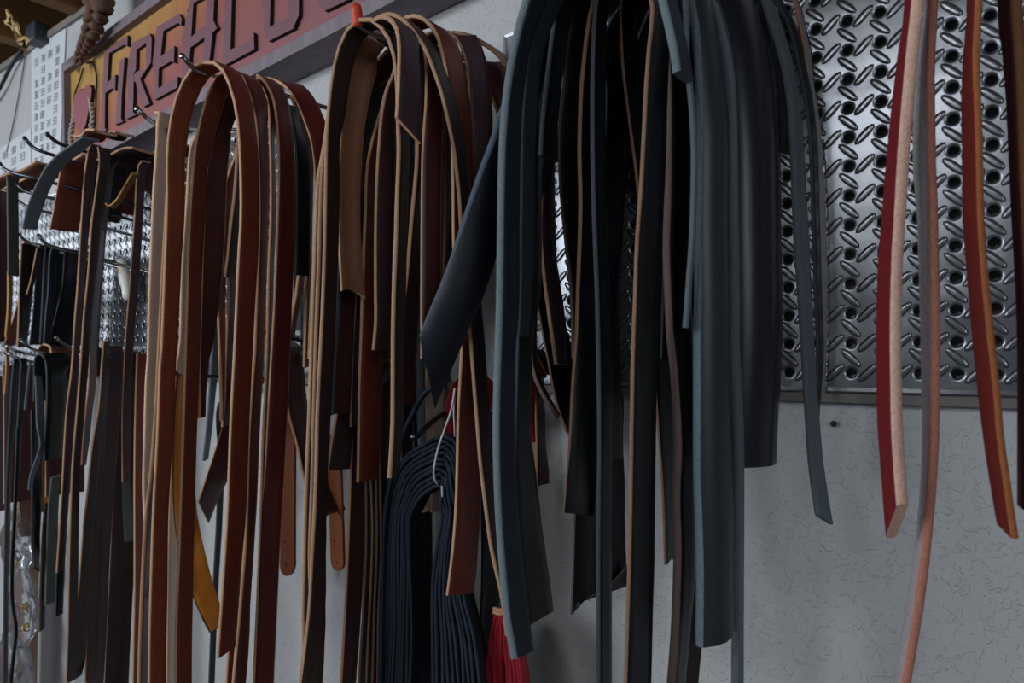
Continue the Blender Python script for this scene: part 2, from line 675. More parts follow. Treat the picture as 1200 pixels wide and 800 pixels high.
def tread_plate(ic0, ic1, jr0, jr1, label, fine=True):
    """ic: columns, jr: rows of one-inch cells; each cell has a dimpled hole and two raised lugs"""
    V, Fc, MI, SM = [], [], [], []
    seg = 12 if fine else 8
    cx0 = HX
    wx = lambda x, z: 0.0011 * noise.noise(Vector((x * 9, z * 9, 3.1))) + 0.0008 * noise.noise(Vector((x * 31, z * 31, 8.3)))

    def bump(x, z):
        # pressed-in shoulder round every hole
        fx = (x - HX) / PITCH
        fz = (z - HZ) / PITCH
        dx = (fx - round(fx)) * PITCH
        dz = (fz - round(fz)) * PITCH
        r = math.hypot(dx, dz)
        return -0.0003 * math.exp(-(r / 0.0052) ** 4)

    def add(x, z, h):
        V.append((x, -(h + wx(x, z) + bump(x, z)), z + ZC))
        return len(V) - 1

    edge = {}

    def shared(x, z):
        k = (round(x * 1e5), round(z * 1e5))
        if k not in edge:
            edge[k] = add(x, z, 0)
        return edge[k]
    for i in range(ic0, ic1):
        for j in range(jr0, jr1):
            cx, cz = HX + i * PITCH, HZ + j * PITCH
            hp = PITCH / 2
            rings = [[], [], [], [], []]
            bd = []
            for k in range(seg):
                an = math.radians(45 + 360 / seg * k)
                c, s = math.cos(an), math.sin(an)
                sq = max(abs(c), abs(s))
                bd.append(shared(cx + hp * c / sq, cz + hp * s / sq))
                rings[0].append(add(cx + 0.0068 * c, cz + 0.0068 * s, 0.0))
                rings[1].append(add(cx + 0.0058 * c, cz + 0.0058 * s, 0.0))
                rings[2].append(add(cx + 0.0046 * c, cz + 0.0046 * s, -0.0005))
                rings[3].append(add(cx + 0.0039 * c, cz + 0.0039 * s, -0.0012))
                rings[4].append(add(cx + 0.0037 * c, cz + 0.0037 * s, -0.0060))
            seq = [bd] + rings
            for q in range(5):
                for k in range(seg):
                    k2 = (k + 1) % seg
                    Fc.append((seq[q][k], seq[q][k2], seq[q + 1][k2], seq[q + 1][k]))
                    MI.append(1 if q == 4 else 0)
                    SM.append(q < 4)
    for i in range(ic0, ic1):
        for j in range(jr0, jr1):
            cx, cz = HX + i * PITCH, HZ + j * PITCH
            for (lx, lz, sg) in ((cx, cz - PITCH / 2, -1), (cx + PITCH / 2, cz, 1)):
                if lx > HX + (ic1 - 0.6) * PITCH or lz < HZ + (jr0 - 0.4) * PITCH:
                    continue
                a, bb = PITCH * 0.385, PITCH * 0.092
                rs = []
                for (sc, scw, h) in ((1.10, 1.52, 0.0000), (1.0, 1.0, 0.0), (0.95, 0.86, 0.0004), (0.78, 0.54, 0.0006)):
                    r_ = []
                    for k in range(10):
                        an = 2 * math.pi * k / 10
                        u = a * sc * math.copysign(abs(math.cos(an)) ** 0.8, math.cos(an))
                        v = bb * scw * math.sin(an)
                        X = (u * 0.7071 - v * 0.7071 * sg)
                        Z = (u * 0.7071 * sg + v * 0.7071)
                        r_.append(add(lx + X, lz + Z, h + 0.0003))
                    rs.append(r_ if sg > 0 else r_[::-1])
                for q in range(3):
                    for k in range(10):
                        k2 = (k + 1) % 10
                        Fc.append((rs[q][k], rs[q][k2], rs[q + 1][k2], rs[q + 1][k]))
                        MI.append(1 if q == 0 else 0)
                        SM.append(q > 0)
                Fc.append(tuple(rs[3])); MI.append(0); SM.append(True)
    # folded-back rim
    x0, x1 = HX + (ic0 - 0.5) * PITCH, HX + (ic1 - 0.5) * PITCH
    z0, z1 = HZ + (jr0 - 0.5) * PITCH, HZ + (jr1 - 0.5) * PITCH
    o = link_mesh('tread_plate_panel', V, Fc, [M_PLATE, M_PLATE_DARK], MI, SM)
    recentre(o, ((x0 + x1) / 2, 0, (z0 + z1) / 2 + ZC))
    tag(o, label, 'metal panel')
    rim = [(x0, z0), (x1, z0), (x1, z1), (x0, z1)]
    rv, rf = [], []
    for (x, z) in rim:
        ox = -1 if x == x0 else 1
        oz = -1 if z == z0 else 1
        for (e, y) in ((0.0, -0.0008), (0.003, -0.0018), (0.0045, 0.001), (0.0045, WY - 0.002)):
            rv.append((x + ox * e - o.location.x, y, z + oz * e - o.location.z + ZC))
    for k in range(4):
        for q in range(3):
            a, b2 = k * 4 + q, ((k + 1) % 4) * 4 + q
            rf.append((b2, a, a + 1, b2 + 1))
    link_mesh('folded_rim', rv, rf, M_PLATE, None, False, o)
    return o


JR0, JR1 = -11, 5
tread_plate(-14, 20, JR0, JR1, 'steel tread plate panel with peg holes behind the black and red straps')
tread_plate(-84, -30, JR0, JR1, 'steel tread plate panel with peg holes behind the brown straps under the carved sign')


# ------------------------------------------------------------------ carved sign
def sign_wood(name, stops, rough, grain, z_mix):
    m, nt, b = new_mat(name)
    tc = nd(nt, 'ShaderNodeTexCoord')
    mp = nd(nt, 'ShaderNodeMapping')
    mp.inputs['Scale'].default_value = (26, 26, 5)
    nt.links.new(tc.outputs['Object'], mp.inputs['Vector'])
    n1 = nd(nt, 'ShaderNodeTexNoise', Scale=2.2, Detail=6.0, Roughness=0.65)
    nt.links.new(mp.outputs[0], n1.inputs['Vector'])
    sx = nd(nt, 'ShaderNodeSeparateXYZ')
    nt.links.new(tc.outputs['Object'], sx.inputs[0])
    # hand-painted fade: yellow at the upper left to rose at the lower right
    a1 = nd(nt, 'ShaderNodeMath', operation='MULTIPLY'); a1.inputs[1].default_value = z_mix[0]
    nt.links.new(sx.outputs[2], a1.inputs[0])
    a2 = nd(nt, 'ShaderNodeMath', operation='MULTIPLY_ADD'); a2.inputs[1].default_value = z_mix[1]
    nt.links.new(sx.outputs[0], a2.inputs[0]); nt.links.new(a1.outputs[0], a2.inputs[2])
    a3 = nd(nt, 'ShaderNodeMath', operation='MULTIPLY_ADD'); a3.inputs[1].default_value = grain
    nt.links.new(n1.outputs[0], a3.inputs[0]); nt.links.new(a2.outputs[0], a3.inputs[2])
    cr = nd(nt, 'ShaderNodeValToRGB')
    els = cr.color_ramp.elements
    for k, (p, c) in enumerate(stops):
        e = els[k] if k < 2 else els.new(p)
        e.position = p
        e.color = (*lin(c), 1)
    a4 = nd(nt, 'ShaderNodeMath', operation='ADD'); a4.inputs[1].default_value = z_mix[2]
    nt.links.new(a3.outputs[0], a4.inputs[0])
    nt.links.new(a4.outputs[0], cr.inputs[0])
    nt.links.new(cr.outputs[0], b.inputs['Base Color'])
    b.inputs['Roughness'].default_value = rough
    bp = nd(nt, 'ShaderNodeBump', Strength=0.3, Distance=0.002)
    nt.links.new(n1.outputs[0], bp.inputs['Height'])
    nt.links.new(bp.outputs[0], b.inputs['Normal'])
    return m


SD = 0.045
sb1, sb2 = at(135, 172, SD), at(414, 26, SD)
SANG = math.atan2(sb2.z - sb1.z, sb2.x - sb1.x)
ux, uz = math.cos(SANG), math.sin(SANG)
stl = at(72, 75, SD)


def loc_(x, y, d=SD):
    p = at(x, y, d) - sb1
    return (p.x * ux + p.z * uz, -p.x * uz + p.z * ux)


SL = loc_(72, 75)[0]
ST = loc_(72, 75)[1]
SR = 0.98
sign = empty('carved_sign', (sb1.x, WY, sb1.z))
sign.rotation_euler = (0, -SANG, 0)
tag(sign, 'painted wooden sign with raised mauve letters in a dark frame above the straps', 'sign')
YF = -(SD + WY)              # front of the frame in sign coordinates (origin on the wall)
YB = YF + 0.013              # front of the board
M_BOARD = sign_wood('painted_board', [(0.08, (176, 138, 66)), (0.36, (172, 110, 72)), (0.62, (152, 86, 80)), (1.0, (142, 88, 92))], 0.6, 0.50, (-3.2, 0.75, 0.54))
M_FRAME = sign_wood('weathered_frame', [(0.0, (96, 86, 92)), (0.4, (120, 108, 116)), (0.7, (138, 128, 134)), (1.0, (160, 152, 158))], 0.65, 0.9, (0.0, 0.05, 0.0))
M_MAUVE = plain('mauve_letter_paint', (120, 82, 92), 0.6, 0, 0.10, 60, 0.2)
M_BLACKP = plain('black_letter_side', (22, 20, 20), 0.8, 0, 0.1, 20)
bo = prism('board', [(SL + 0.01, 0.012), (SR - 0.01, 0.012), (SR - 0.01, ST - 0.012), (SL + 0.01, ST - 0.012)], YB, -0.004, M_BOARD, sign)
fw = 0.020
prism('frame_rail', [(SL, 0), (SR, 0), (SR - fw, fw), (SL + fw * 0.6, fw)], YF, -0.002, M_FRAME, sign)
prism('frame_rail', [(SL + fw * 0.6, ST - fw), (SR - fw, ST - fw), (SR, ST), (SL, ST)], YF, -0.002, M_FRAME, sign)
prism('frame_stile', [(SL, 0), (SL + fw * 0.6, fw), (SL + fw * 0.6, ST - fw), (SL, ST)], YF, -0.002, M_FRAME, sign)
prism('frame_stile', [(SR - fw, fw), (SR, 0), (SR, ST), (SR - fw, ST - fw)], YF, -0.002, M_FRAME, sign)

GLYPHS = [
    # F
    [[(118.5, 58), (124, 54.5), (121.5, 96), (119, 104), (118.5, 149), (121, 151), (111.8, 156), (114.5, 140), (115.5, 107)],
     [(118.5, 58), (145.5, 39.5), (145, 53), (141.5, 50.5), (123.5, 61)],
     [(120.5, 97), (131.3, 86), (130.7, 105), (127, 102), (119, 108)]],
    # I
    [[(136, 70), (142, 65.5), (140, 90), (138.3, 110), (137.5, 138), (140, 141), (130.6, 145), (132.5, 125), (134, 100)]],
    # R
    [[(149.5, 50), (156, 46), (155, 80), (152.5, 84), (151.5, 130), (155.5, 133), (143.6, 138), (146, 115), (144.5, 86)],
     [(149.5, 50), (171.5, 37.5), (173, 44), (166, 49.5), (155.5, 57)],
     [(171, 38), (173.5, 43), (172.5, 72), (167, 80), (166.5, 62), (167.5, 47)],
     [(167, 80), (172.5, 72), (160, 91), (153, 95), (153, 85), (160, 80)],
     [(153, 86), (160, 91), (170, 117), (171, 120), (164, 124), (157, 105)]],
    # E
    [[(179.5, 30), (188, 26), (184, 63), (182, 70), (181, 100), (183, 104), (176, 115), (177, 92), (174.5, 72)],
     [(179.5, 30), (206, 14), (208.5, 20), (208, 28), (204.5, 25), (186.5, 35)],
     [(182, 66), (200, 52), (199.5, 72), (196, 70), (181.5, 79)],
     [(176, 115), (180, 103), (204, 88), (203.5, 101), (178, 115)]],
    # B
    [[(213, 25), (219, 0), (223, -10), (219, 50), (216, 86), (209, 93), (211, 60), (208, 45)],
     [(238, -10), (247, -14), (245.5, 22), (250, 31), (243, 38), (236.5, 30)],
     [(219, 42), (238, 26), (240, 38), (219, 54)],
     [(236, 32), (245, 34), (241, 70), (233, 75)],
     [(215, 12), (222, -14), (247, -28), (246, -12), (222, 2)],
     [(209, 93), (212, 82), (241, 64), (241, 74)]],
    # L
    [[(259, -26), (268, -32), (265.5, 56), (256, 75), (258, 36), (256, 29), (259, 20)],
     [(256, 75), (264.5, 57), (289, 45), (293, 36), (293.5, 56), (258, 75)]],
    # O
    [[(304, -20), (313, -28), (311.5, 30), (309.5, 46), (304.5, 35), (305.5, 12), (302, 5)],
     [(309.5, 46), (311, 30), (333, 18), (339, 24), (340, 31), (311, 46)],
     [(334, -30), (346, -36), (345.5, 16), (339, 31), (332, 20)],
     [(304, -20), (330, -48), (346, -36), (334, -24), (313, -10)]],
    # C
    [[(376, 10.5), (367, 2), (370, -12), (379, -10), (378, -4), (392, -14), (404, -18), (404, -3)]],
]
for strokes in GLYPHS:
    V, Fc, MI = [], [], []
    for q, st in enumerate(strokes):
        poly = [loc_(x, y) for x, y in st]
        a = sum(p[0] * r[1] - r[0] * p[1] for p, r in zip(poly, poly[1:] + poly[:1]))
        if a < 0:
            poly = poly[::-1]
        n0 = len(V)
        n = len(poly)
        yf = YB - 0.0065 - 0.00004 * q
        V += [(x, yf, z) for x, z in poly] + [(x, YB + 0.001, z) for x, z in poly]
        Fc.append(tuple(range(n0, n0 + n))); MI.append(0)
        for i in range(n):
            j = (i + 1) % n
            Fc.append((n0 + j, n0 + i, n0 + i + n, n0 + j + n)); MI.append(1)
    link_mesh('letter', V, Fc, [M_MAUVE, M_BLACKP], MI, False, sign)

# heart with two cord wreaths and the dark cord above it
hp = [loc_(x, y) for x, y in [(94, 105), (91, 102.5), (88, 104), (84, 110), (81.5, 119), (81, 128), (82.5, 138), (85, 147), (89.5, 158),
                              (93, 153), (96.5, 146), (100, 128), (103, 112), (103.6, 103), (102, 98), (99.5, 97.5), (96.5, 100)]]
ho = prism('heart', hp, YB - 0.007, YB, plain('heart_paint', (142, 78, 86), 0.6, 0, 0.1, 50), sign, M_BLACKP)


def cord(name, pxs, r, mat, parent, strands=2, tw=0.02, y=YB - 0.004):
    """twisted cord along a line on the sign: several helical strands in one part"""
    P = [Vector((*loc_(x, yy), 0)) for x, yy in pxs]
    P = [Vector((p.x, y, p.y)) for p in P]
    sp = [q for q, u in spline(P, 60)]
    V, Fc = [], []
    for s in range(strands):
        base = len(V)
        L = 0
        for i, p in enumerate(sp):
            if i: L += (p - sp[i - 1]).length
            tg = (sp[min(59, i + 1)] - sp[max(0, i - 1)]).normalized()
            a = Vector((0, 1, 0)); b = tg.cross(a).normalized()
            ph = 2 * math.pi * (L / tw + s / strands)
            c = p + (a * math.cos(ph) + b * math.sin(ph)) * r * 0.55
            for k in range(6):
                an = math.pi / 3 * k
                V.append(c + (a * math.cos(an) + b * math.sin(an)) * r * 0.6)
        for i in range(59):
            for k in range(6):
                q = base + i * 6 + k; q2 = base + i * 6 + (k + 1) % 6
                Fc.append((q, q2, q2 + 6, q + 6))
    return link_mesh(name, V, Fc, mat, None, True, parent)


M_CORDG = plain('grey_cord', (176, 172, 162), 0.9, 0, 0.25, 120)
M_CORDB = plain('dark_cord', (30, 24, 22), 0.9, 0, 0.25, 120)
cord('wreath_cord', [(83, 122), (81, 134), (78, 150), (77, 162), (79, 172)], 0.0042, M_CORDG, sign)
cord('wreath_cord', [(100, 113), (101.5, 124), (102.5, 135), (101, 147), (98, 160), (96, 168)], 0.0045, M_CORDG, sign)
cord('dark_cord', [(96, 72), (102, 71), (106, 79), (107.8, 92), (107, 110), (106.6, 128), (105, 150), (102, 165)], 0.0022, M_CORDB, sign, 2, 0.012)
cord('dark_cord', [(92, 78), (88, 92), (83, 106), (80.5, 118)], 0.0018, M_CORDB, sign, 2, 0.012)

# plaited jute rope looped over the top of the sign
M_JUTE = plain('jute', (98, 72, 58), 0.95, 0, 0.4, 160, 0.6)
rp = empty('braided_rope', at(95, 70, 0.055))
tag(rp, 'brown plaited rope hanging over the left end of the carved sign', 'rope')
line = [at(x, y, d) for x, y, d in [(122, -26, 0.05), (115, -6, 0.06), (119, 12, 0.07), (113, 28, 0.068), (108, 44, 0.066), (100, 57, 0.06), (95, 67, 0.055), (93, 76, 0.053)]]
sp = [q for q, u in spline(line, 90)]
for s in range(3):
    pts = []
    for i, p in enumerate(sp):
        f = i / 89
        r = 0.022 * (1 - f) ** 0.7 + 0.006
        ph = f * 26 + s * 2 * math.pi / 3
        pts.append(p + Vector((math.cos(ph) * r, math.sin(2 * ph) * r * 0.5 - 0.002, math.sin(ph) * r * 0.45)) - rp.location)
    rad = [0.0115 * (1 - i / 89) + 0.0036 for i in range(90)]
    tube_mesh('strand', pts, rad, M_JUTE, 7, rp, 90)
for k in range(7):
    a = at(94 + random.uniform(-3, 4), 70, 0.054)
    b = a + Vector((random.uniform(-0.012, 0.012), -0.002, -random.uniform(0.012, 0.03)))
    tube_mesh('frayed_end', [a - rp.location, (a + b) / 2 - rp.location + Vector((0.002, 0, 0)), b - rp.location], 0.0010, M_JUTE, 5, rp, 6)


# ------------------------------------------------------------------ papers and cables at the upper left
M_PAPER = plain('white_paper', (206, 212, 218), 0.8, 0, 0.05, 10)
M_INK = plain('grey_print', (142, 146, 154), 0.8, 0, 0.1, 10)


def chart(name, label, c4, cols, rows, big=()):
    """printed sheet on the wall; c4 = corners tl, tr, br, bl"""
    P = [at(x, y, -WY + 0.003) for x, y in c4]
    org = P[3]
    V = [p - org for p in P] + [p - org + Vector((0, 0.0015, 0)) for p in P]
    Fc = [(0, 3, 2, 1), (4, 5, 6, 7), (0, 1, 5, 4), (1, 2, 6, 5), (2, 3, 7, 6), (3, 0, 4, 7)]
    o = link_mesh(name, V, Fc, M_PAPER, None, False)
    o.location = org
    tag(o, label, 'paper')
    mv, mf = [], []

    def P2(u, v):
        return (V[3].lerp(V[2], u)).lerp(V[0].lerp(V[1], u), v) + Vector((0, -0.0006, 0))

    def q(u0, v0, u1, v1):
        n0 = len(mv)
        mv.extend([P2(u0, v0), P2(u1, v0), P2(u1, v1), P2(u0, v1)])
        mf.append((n0, n0 + 1, n0 + 2, n0 + 3))
    rnd = random.Random(3)
    for i in range(cols):
        for j in range(rows):
            if rnd.random() < 0.08:
                continue
            u0 = 0.10 + 0.84 * i / cols
            v0 = 0.04 + 0.90 * j / rows
            du, dv = 0.60 * 0.84 / cols, 0.62 * 0.90 / rows
            for g in range(2):
                a = u0 + du * 0.52 * g
                w_ = du * 0.42
                s = 0.13
                for b in (0, 0.5, 1.0):                       # bars of a figure
                    q(a, v0 + (dv - s * dv) * b, a + w_, v0 + (dv - s * dv) * b + s * dv)
                q(a + w_ * 0.78, v0, a + w_, v0 + dv)
                if rnd.random() < 0.4:
                    q(a, v0, a + w_ * 0.22, v0 + dv)
    link_mesh('printed_figures', mv, mf, M_INK, None, False, o)['kind'] = 'stuff'
    return o


chart('size_chart', 'tall white printed sheet on the wall beside the left end of the carved sign', [(37, 58), (77, 33), (69, 206), (37, 214)], 4, 11)
chart('size_chart', 'lower white printed sheet on the wall behind the hook tips at the far left', [(0, 174), (36, 150), (36, 214), (0, 226)], 3, 4)
M_CABLE = plain('cable_rubber', (34, 36, 40), 0.6)
cb = tube_mesh('cable', [at(-14, 126, 0.0), at(0, 103, 0.002), at(12, 79, 0.0), at(24, 60, 0.0), at(32, 49, 0.0)], 0.0045, M_CABLE, 8)
tag(recentre(cb, at(32, 49, 0)), 'thick black cable running down the wall from under the rafters', 'cable')
cb = tube_mesh('cable', [at(8, 178, -0.010), at(16, 142, -0.010), at(24, 100, -0.010), at(29, 70, -0.010), at(33, 50, -0.008)], 0.0018, plain('wire_grey', (110, 114, 118), 0.6), 6)
tag(recentre(cb, at(33, 50, 0)), 'thin grey wire hanging down the wall beside the thick black cable', 'cable')
jb = box('junction_clip', (0, 0, 0), (0.055, 0.035, 0.045), plain('dark_plastic', (50, 58, 66), 0.5), None, 0.004)
jb.location = at(29, 52, 0.022)
tag(jb, 'dark plastic clip box at the top of the wall where the cables start', 'box')

# ------------------------------------------------------------------ hooks
M_STEEL = plain('hook_steel', (150, 152, 156), 0.28, 1.0, 0.15, 60)
M_DARKST = plain('hook_dark_steel', (84, 84, 90), 0.35, 1.0, 0.15, 60)
M_REDCAP = plain('red_rubber', (214, 62, 34), 0.55, 0, 0.1, 60)


def hook(label, pts, r=0.0030, mat=None, cap=None, group='steel peg hooks on the wall', world=False):
    """pts: (px, py, distance) from the wall to the tip"""
    W_ = [Vector(p) for p in pts] if world else [at(x, y, d) for x, y, d in pts]
    root = W_[0]
    e = empty('peg_hook', root)
    tag(e, label, 'hook', group)
    tube_mesh('rod', [p - root for p in W_], r, mat or M_STEEL, 10, e)
    s = bmesh.new()
    bmesh.ops.create_uvsphere(s, u_segments=10, v_segments=6, radius=r * 1.25)
    me = bpy.data.meshes.new('tip_ball')
    s.to_mesh(me); s.free()
    me.materials.append(mat or M_STEEL)
    b = bpy.data.objects.new('tip_ball', me)
    COL.objects.link(b); b.parent = e; b.location = W_[-1] - root
    bp = box('back_plate', (-0.008, -0.0035, -0.02), (0.008, 0.0, 0.012), mat or M_STEEL, e, 0.001)
    bp.location = (0, 0.0, 0)
    if cap:
        a, b2 = W_[-2] - root, W_[-1] - root
        dr = (b2 - a).normalized()
        tube_mesh('rubber_cap', [b2 - dr * 0.016, b2 - dr * 0.008, b2 + dr * 0.003], [0.0052, 0.0054, 0.0048], cap, 12, e, 6)
        if True:
            b.location = b2 + dr * 0.001
    return e


def hw(name, dt=0.245, up=0.018):
    hx, z0, z1 = HOOK[name]
    return [(hx, 0.0, z0 + ZC), (hx, -dt * 0.5, (z0 + z1) / 2 + ZC), (hx, -dt + 0.02, z1 + ZC), (hx, -dt + 0.006, z1 + 0.004 + ZC), (hx, -dt, z1 + up + ZC)]


hook('steel hook carrying the brown straps just under the letters of the sign', [(427, 140, 0.002), (345, 115, 0.09), (257, 90, 0.19), (230, 82, 0.226), (223, 76, 0.236), (214, 66, 0.246)], world=False)
hook('short steel hook with a bright tip holding the pale strap', [(330, 150, 0.002), (262, 152, 0.06), (190, 147, 0.19), (176, 141, 0.208), (168, 134, 0.219), (161, 127.5, 0.226)])
hook('steel hook with a red rubber tip', [(573, 92, 0.002), (510, 66, 0.09), (448, 43, 0.17), (427, 34.5, 0.197), (420, 29, 0.205), (417.5, 10, 0.209)], cap=M_REDCAP)
hook('steel hook hidden under the crests of the reddish-brown straps, beside the red-tipped hook', hw('upper_brown_hook', 0.14, 0.012), world=True)
hook('steel hook above the frame carrying the black and navy straps', hw('navy_hook'), world=True)
hook('steel hook above the frame carrying the red strap and the grey strap', hw('red_hook'), world=True)
hook('steel hook above the frame carrying the rust-red strap at the right edge', hw('edge_hook'), world=True)
hook('small steel hook with its bright tip showing between the brown straps', [(350, 395, 0.002), (300, 388, 0.07), (272.6, 381.5, 0.11), (264, 376, 0.122), (257, 366, 0.13)])
hook('dark steel hook crossing low behind the brown straps beside the orange strap', [(336, 446, 0.002), (262, 441, 0.08), (233, 441, 0.115), (214, 441.5, 0.138), (209, 440, 0.144), (205, 436, 0.15)], mat=M_DARKST)
hook('dark steel hook passing behind the brown straps left of the layered tan edges', [(395, 402, 0.002), (361, 401, 0.04), (343, 396, 0.06), (325, 392, 0.08), (312, 389, 0.10)], mat=M_DARKST)
hook('dark steel hook standing behind the coil of navy laces', [(560, 466, 0.002), (521, 484, 0.06), (500, 500, 0.10), (488, 512, 0.125), (484, 512, 0.13)], mat=M_DARKST)
# a row of hooks receding at the far left, and two lower rows
hook('upper hook at far left with its dark tip in front of the sign frame', [(203, 200, 0.002), (162, 195, 0.06), (102, 178, 0.155), (74, 170, 0.195), (66, 166, 0.206), (55.6, 157.6, 0.222)], mat=M_DARKST)
hook('upper hook at far left whose tip stands in front of the white printed sheet', [(196, 222, 0.002), (158, 214, 0.05), (100, 194, 0.14), (48, 177, 0.205), (38, 172, 0.213), (29, 162, 0.224)], mat=M_DARKST)
hook('upper hook at the left edge of the frame above the olive strap', [(192, 250, 0.002), (158, 240, 0.045), (96, 223, 0.13), (42, 209, 0.19), (14, 202, 0.214), (4, 197, 0.222), (0, 192, 0.226)], mat=M_DARKST)
hook('hook rod seen from below between the rust-brown scraps, third from the top', [(185, 266, 0.002), (148, 256, 0.04), (95, 241, 0.11), (56, 231, 0.155), (30, 224, 0.18), (20, 216, 0.19)], mat=M_DARKST)
hook('hook rod seen from below between the rust-brown scraps, lowest of the row', [(180, 283, 0.002), (95, 259, 0.09), (49, 247, 0.14), (30, 241, 0.16), (18, 233, 0.17)], mat=M_DARKST)
hook('bright middle hook at far left, right-hand one of two above the navy straps', [(200, 326, 0.002), (140, 310, 0.06), (92, 296, 0.125), (58, 288, 0.17), (51, 283, 0.18), (45, 276, 0.188)])
hook('bright middle hook at far left, left-hand one of two above the navy straps', [(160, 318, 0.002), (100, 303, 0.06), (44, 288, 0.13), (32, 283, 0.145), (27, 280, 0.152), (23, 275, 0.158)])
hook('low bright hook behind the plum strap at far left', [(160, 428, 0.002), (110, 417, 0.075), (86, 410, 0.115), (77, 405, 0.13), (66, 396, 0.146)])
hook('low bright hook holding the rust-brown folded strap at far left', [(130, 426, 0.002), (70, 417, 0.08), (38, 409, 0.13), (32, 405, 0.14), (24, 398, 0.15)])
hook('low hook at far left, upper of two tips beside the left edge of the frame', [(110, 428, 0.002), (50, 418, 0.08), (22, 412, 0.13), (14, 409, 0.14), (6, 404, 0.15)])
hook('low hook at far left, lower of two tips beside the left edge of the frame', [(120, 440, 0.002), (60, 428, 0.07), (24, 421, 0.13), (16, 418, 0.14), (8, 413, 0.15)])


# ------------------------------------------------------------------ brown straps on the sign hook
G1 = 'brown straps on the hook below the carved sign'
S = strap
S('long chestnut strap hung foremost over the sign hook, its right leg cut square low down', 0.225,
  '174 830 194,174 800 194,175 725 195,179 600 197,183.6 510 202,187 420 206,188 420 206,192.6 307 212,195 240 216,195 186 216,197 155 0,203 123 0,214 94 0,226 78 0,240 72 0,254 75 0,264 89 0,272 112 0,277 136 298,280 172 302,281.5 215 303,281.4 260 303,279 296 302,276 364 298,273.5 420 295,270 487 292,265.6 600 288,261 675 282,254.5 771 275',
  'chestnut', w=0.024, group=G1, e1=-0.004, n=70)
S('second chestnut layer pulled away left of the foremost strap', 0.222,
  '197 210,190 330,185 430,183 470 188,179.5 520 186,175 570,171 600 178,167.5 662 174,163.7 750 173,162.5 800 172,162 830 172', 'maroon', w=0.024, group=G1)
S('pale undyed strap on the short hook left of the foremost chestnut strap', 0.205,
  '186 131 0,185 137 190,183.6 172 196,180 217 197,178 262 195,174.6 352 192,173 420 190,171 442 189,169 510 187,168 577 183,172 640 184,178 700 186', 'pale', w=0.03, hook='pale_hook', group=G1)
S('pale undyed strap seen as narrow slivers between the two front chestnut legs', 0.140,
  '224 170 230,219 235 226,213 320 222,211 400 218,205 440 214,203 480 214,200 540 206,197 640 207,196 720 206,195 830 206', 'pale', w=0.026, group=G1, hook='pale_hook')
S('orange strap sweeping right behind the chestnut legs to a pointed end', 0.165,
  '208 441 217,205 470 220,202.5 530 222,203.5 600 230,208.5 640 238,216 668,226 698 252,236 722,246 741 261', 'orange', w=0.030, group=G1, hook=None, e1=-0.010, t=0.003)
S('chestnut strap second on the sign hook with a glossy right leg', 0.200,
  '205 830 224,205 800 224,206 725 225,209 650 226,210.6 600 227.5,213 532 229,216 431 233,218 364 235,220 296 237,222.5 240 240.6,227.5 177 243,233 145 0,241 114 0,251 90 0,266 82 0,281 87 0,291 108 0,299 143 312,302 192 314,303 260 313,300 352 310,297.5 420 307,294.5 454 306,291 510 303,289 577 300.5,287 637 297,282 700 292.5,275 775 290,270 830 288',
  'oxblood', w=0.0235, group=G1, n=70)
S('reddish-brown strap showing below the square cut of the foremost chestnut leg', 0.186,
  '292 470 297,287 560 294,282 650 291,274 720 290,266 775 289,263 830 288', 'rust', w=0.028, group=G1)
S('dark strap third on the sign hook bending left to a short end above the wall', 0.176,
  '273 93 0,267 101 0,259 123 0,250 143 0,245.6 166 270,242 200 274,240 250 270,237.5 300 262,235.5 350 257,234 390 251,233 430 242.5,233 465 240,233 490 239', 'maroon', w=0.025, group=G1, flip=True)
S('dark strap ending short just above the small hook tip among the brown straps', 0.156,
  '280 120 0,278 150,277 190 284,274 230 283,270 262 282,266 300 279,262.8 325 274', 'espresso', w=0.02, group=G1, hook='sign_hook')
S('narrow brown strap tapering to a point left of the small hook among the brown straps', 0.140,
  '262 220,257 290 268,254 341 268,255.5 380 268,257 420 267,258.5 460 265,259 493 262', 'rust', w=0.02, group=G1, hook='sign_hook', taper=0.5)
S('narrow dark strap with a tan edge passing behind the small hook tip', 0.120,
  '270 250,268.5 300,267.5 328 276,266 375 274,264 420 272,262.5 470 271,260 500 268', 'maroon', w=0.02, group=G1, hook='sign_hook')
S('dark maroon strap crossing diagonally behind the foremost chestnut leg, wide lower end cut straight', 0.105,
  '283 440,270 467 300,262 493 296,254.5 519 290,243 553 272,232 587 254', 'maroon', w=0.032, group=G1, e1=0.05, hook=None)
S('slate-blue strap curving down in the gap between the brown straps', 0.05,
  '256 345 259,252 375 257,247 430 255,244 480 250,238 540 243', 'slate', w=0.016, group=G1, hook='low_brown_hook')
S('narrow slate-dark strip hanging against the wall beside the orange strap tip', 0.022,
  '258 470 264,256 540 263,253.5 612 260,250 680 256,246.5 750 253,243.5 830 250', 'black', w=0.012, group=G1, hook='low_brown_hook')
S('thin chestnut strap showing only its tan edge between the glossy strap and the next leg', 0.178,
  '294 91 0,304 98 0,312 114 0,315 130 0,316 147 320,317.5 200 322,317.3 260 322,315 307 320,313 397 318,311.5 440 316,308 510 314,306 577 312,303 660 308,299 760 304,296 830 300', 'maroon', w=0.022, group=G1, t=0.003)
S('broad chestnut strap with a bright tan edge, fourth right leg on the sign hook', 0.168,
  '300 88 0,310 96 0,320 118 339,324 147 343,326 192 345,324.5 260 345,321 352 342,317 420 339,314.5 460 338,311 530 334,306 600 331,301 700 327,296.5 800 322,295 830 321',
  'oxblood', w=0.0235, group=G1)
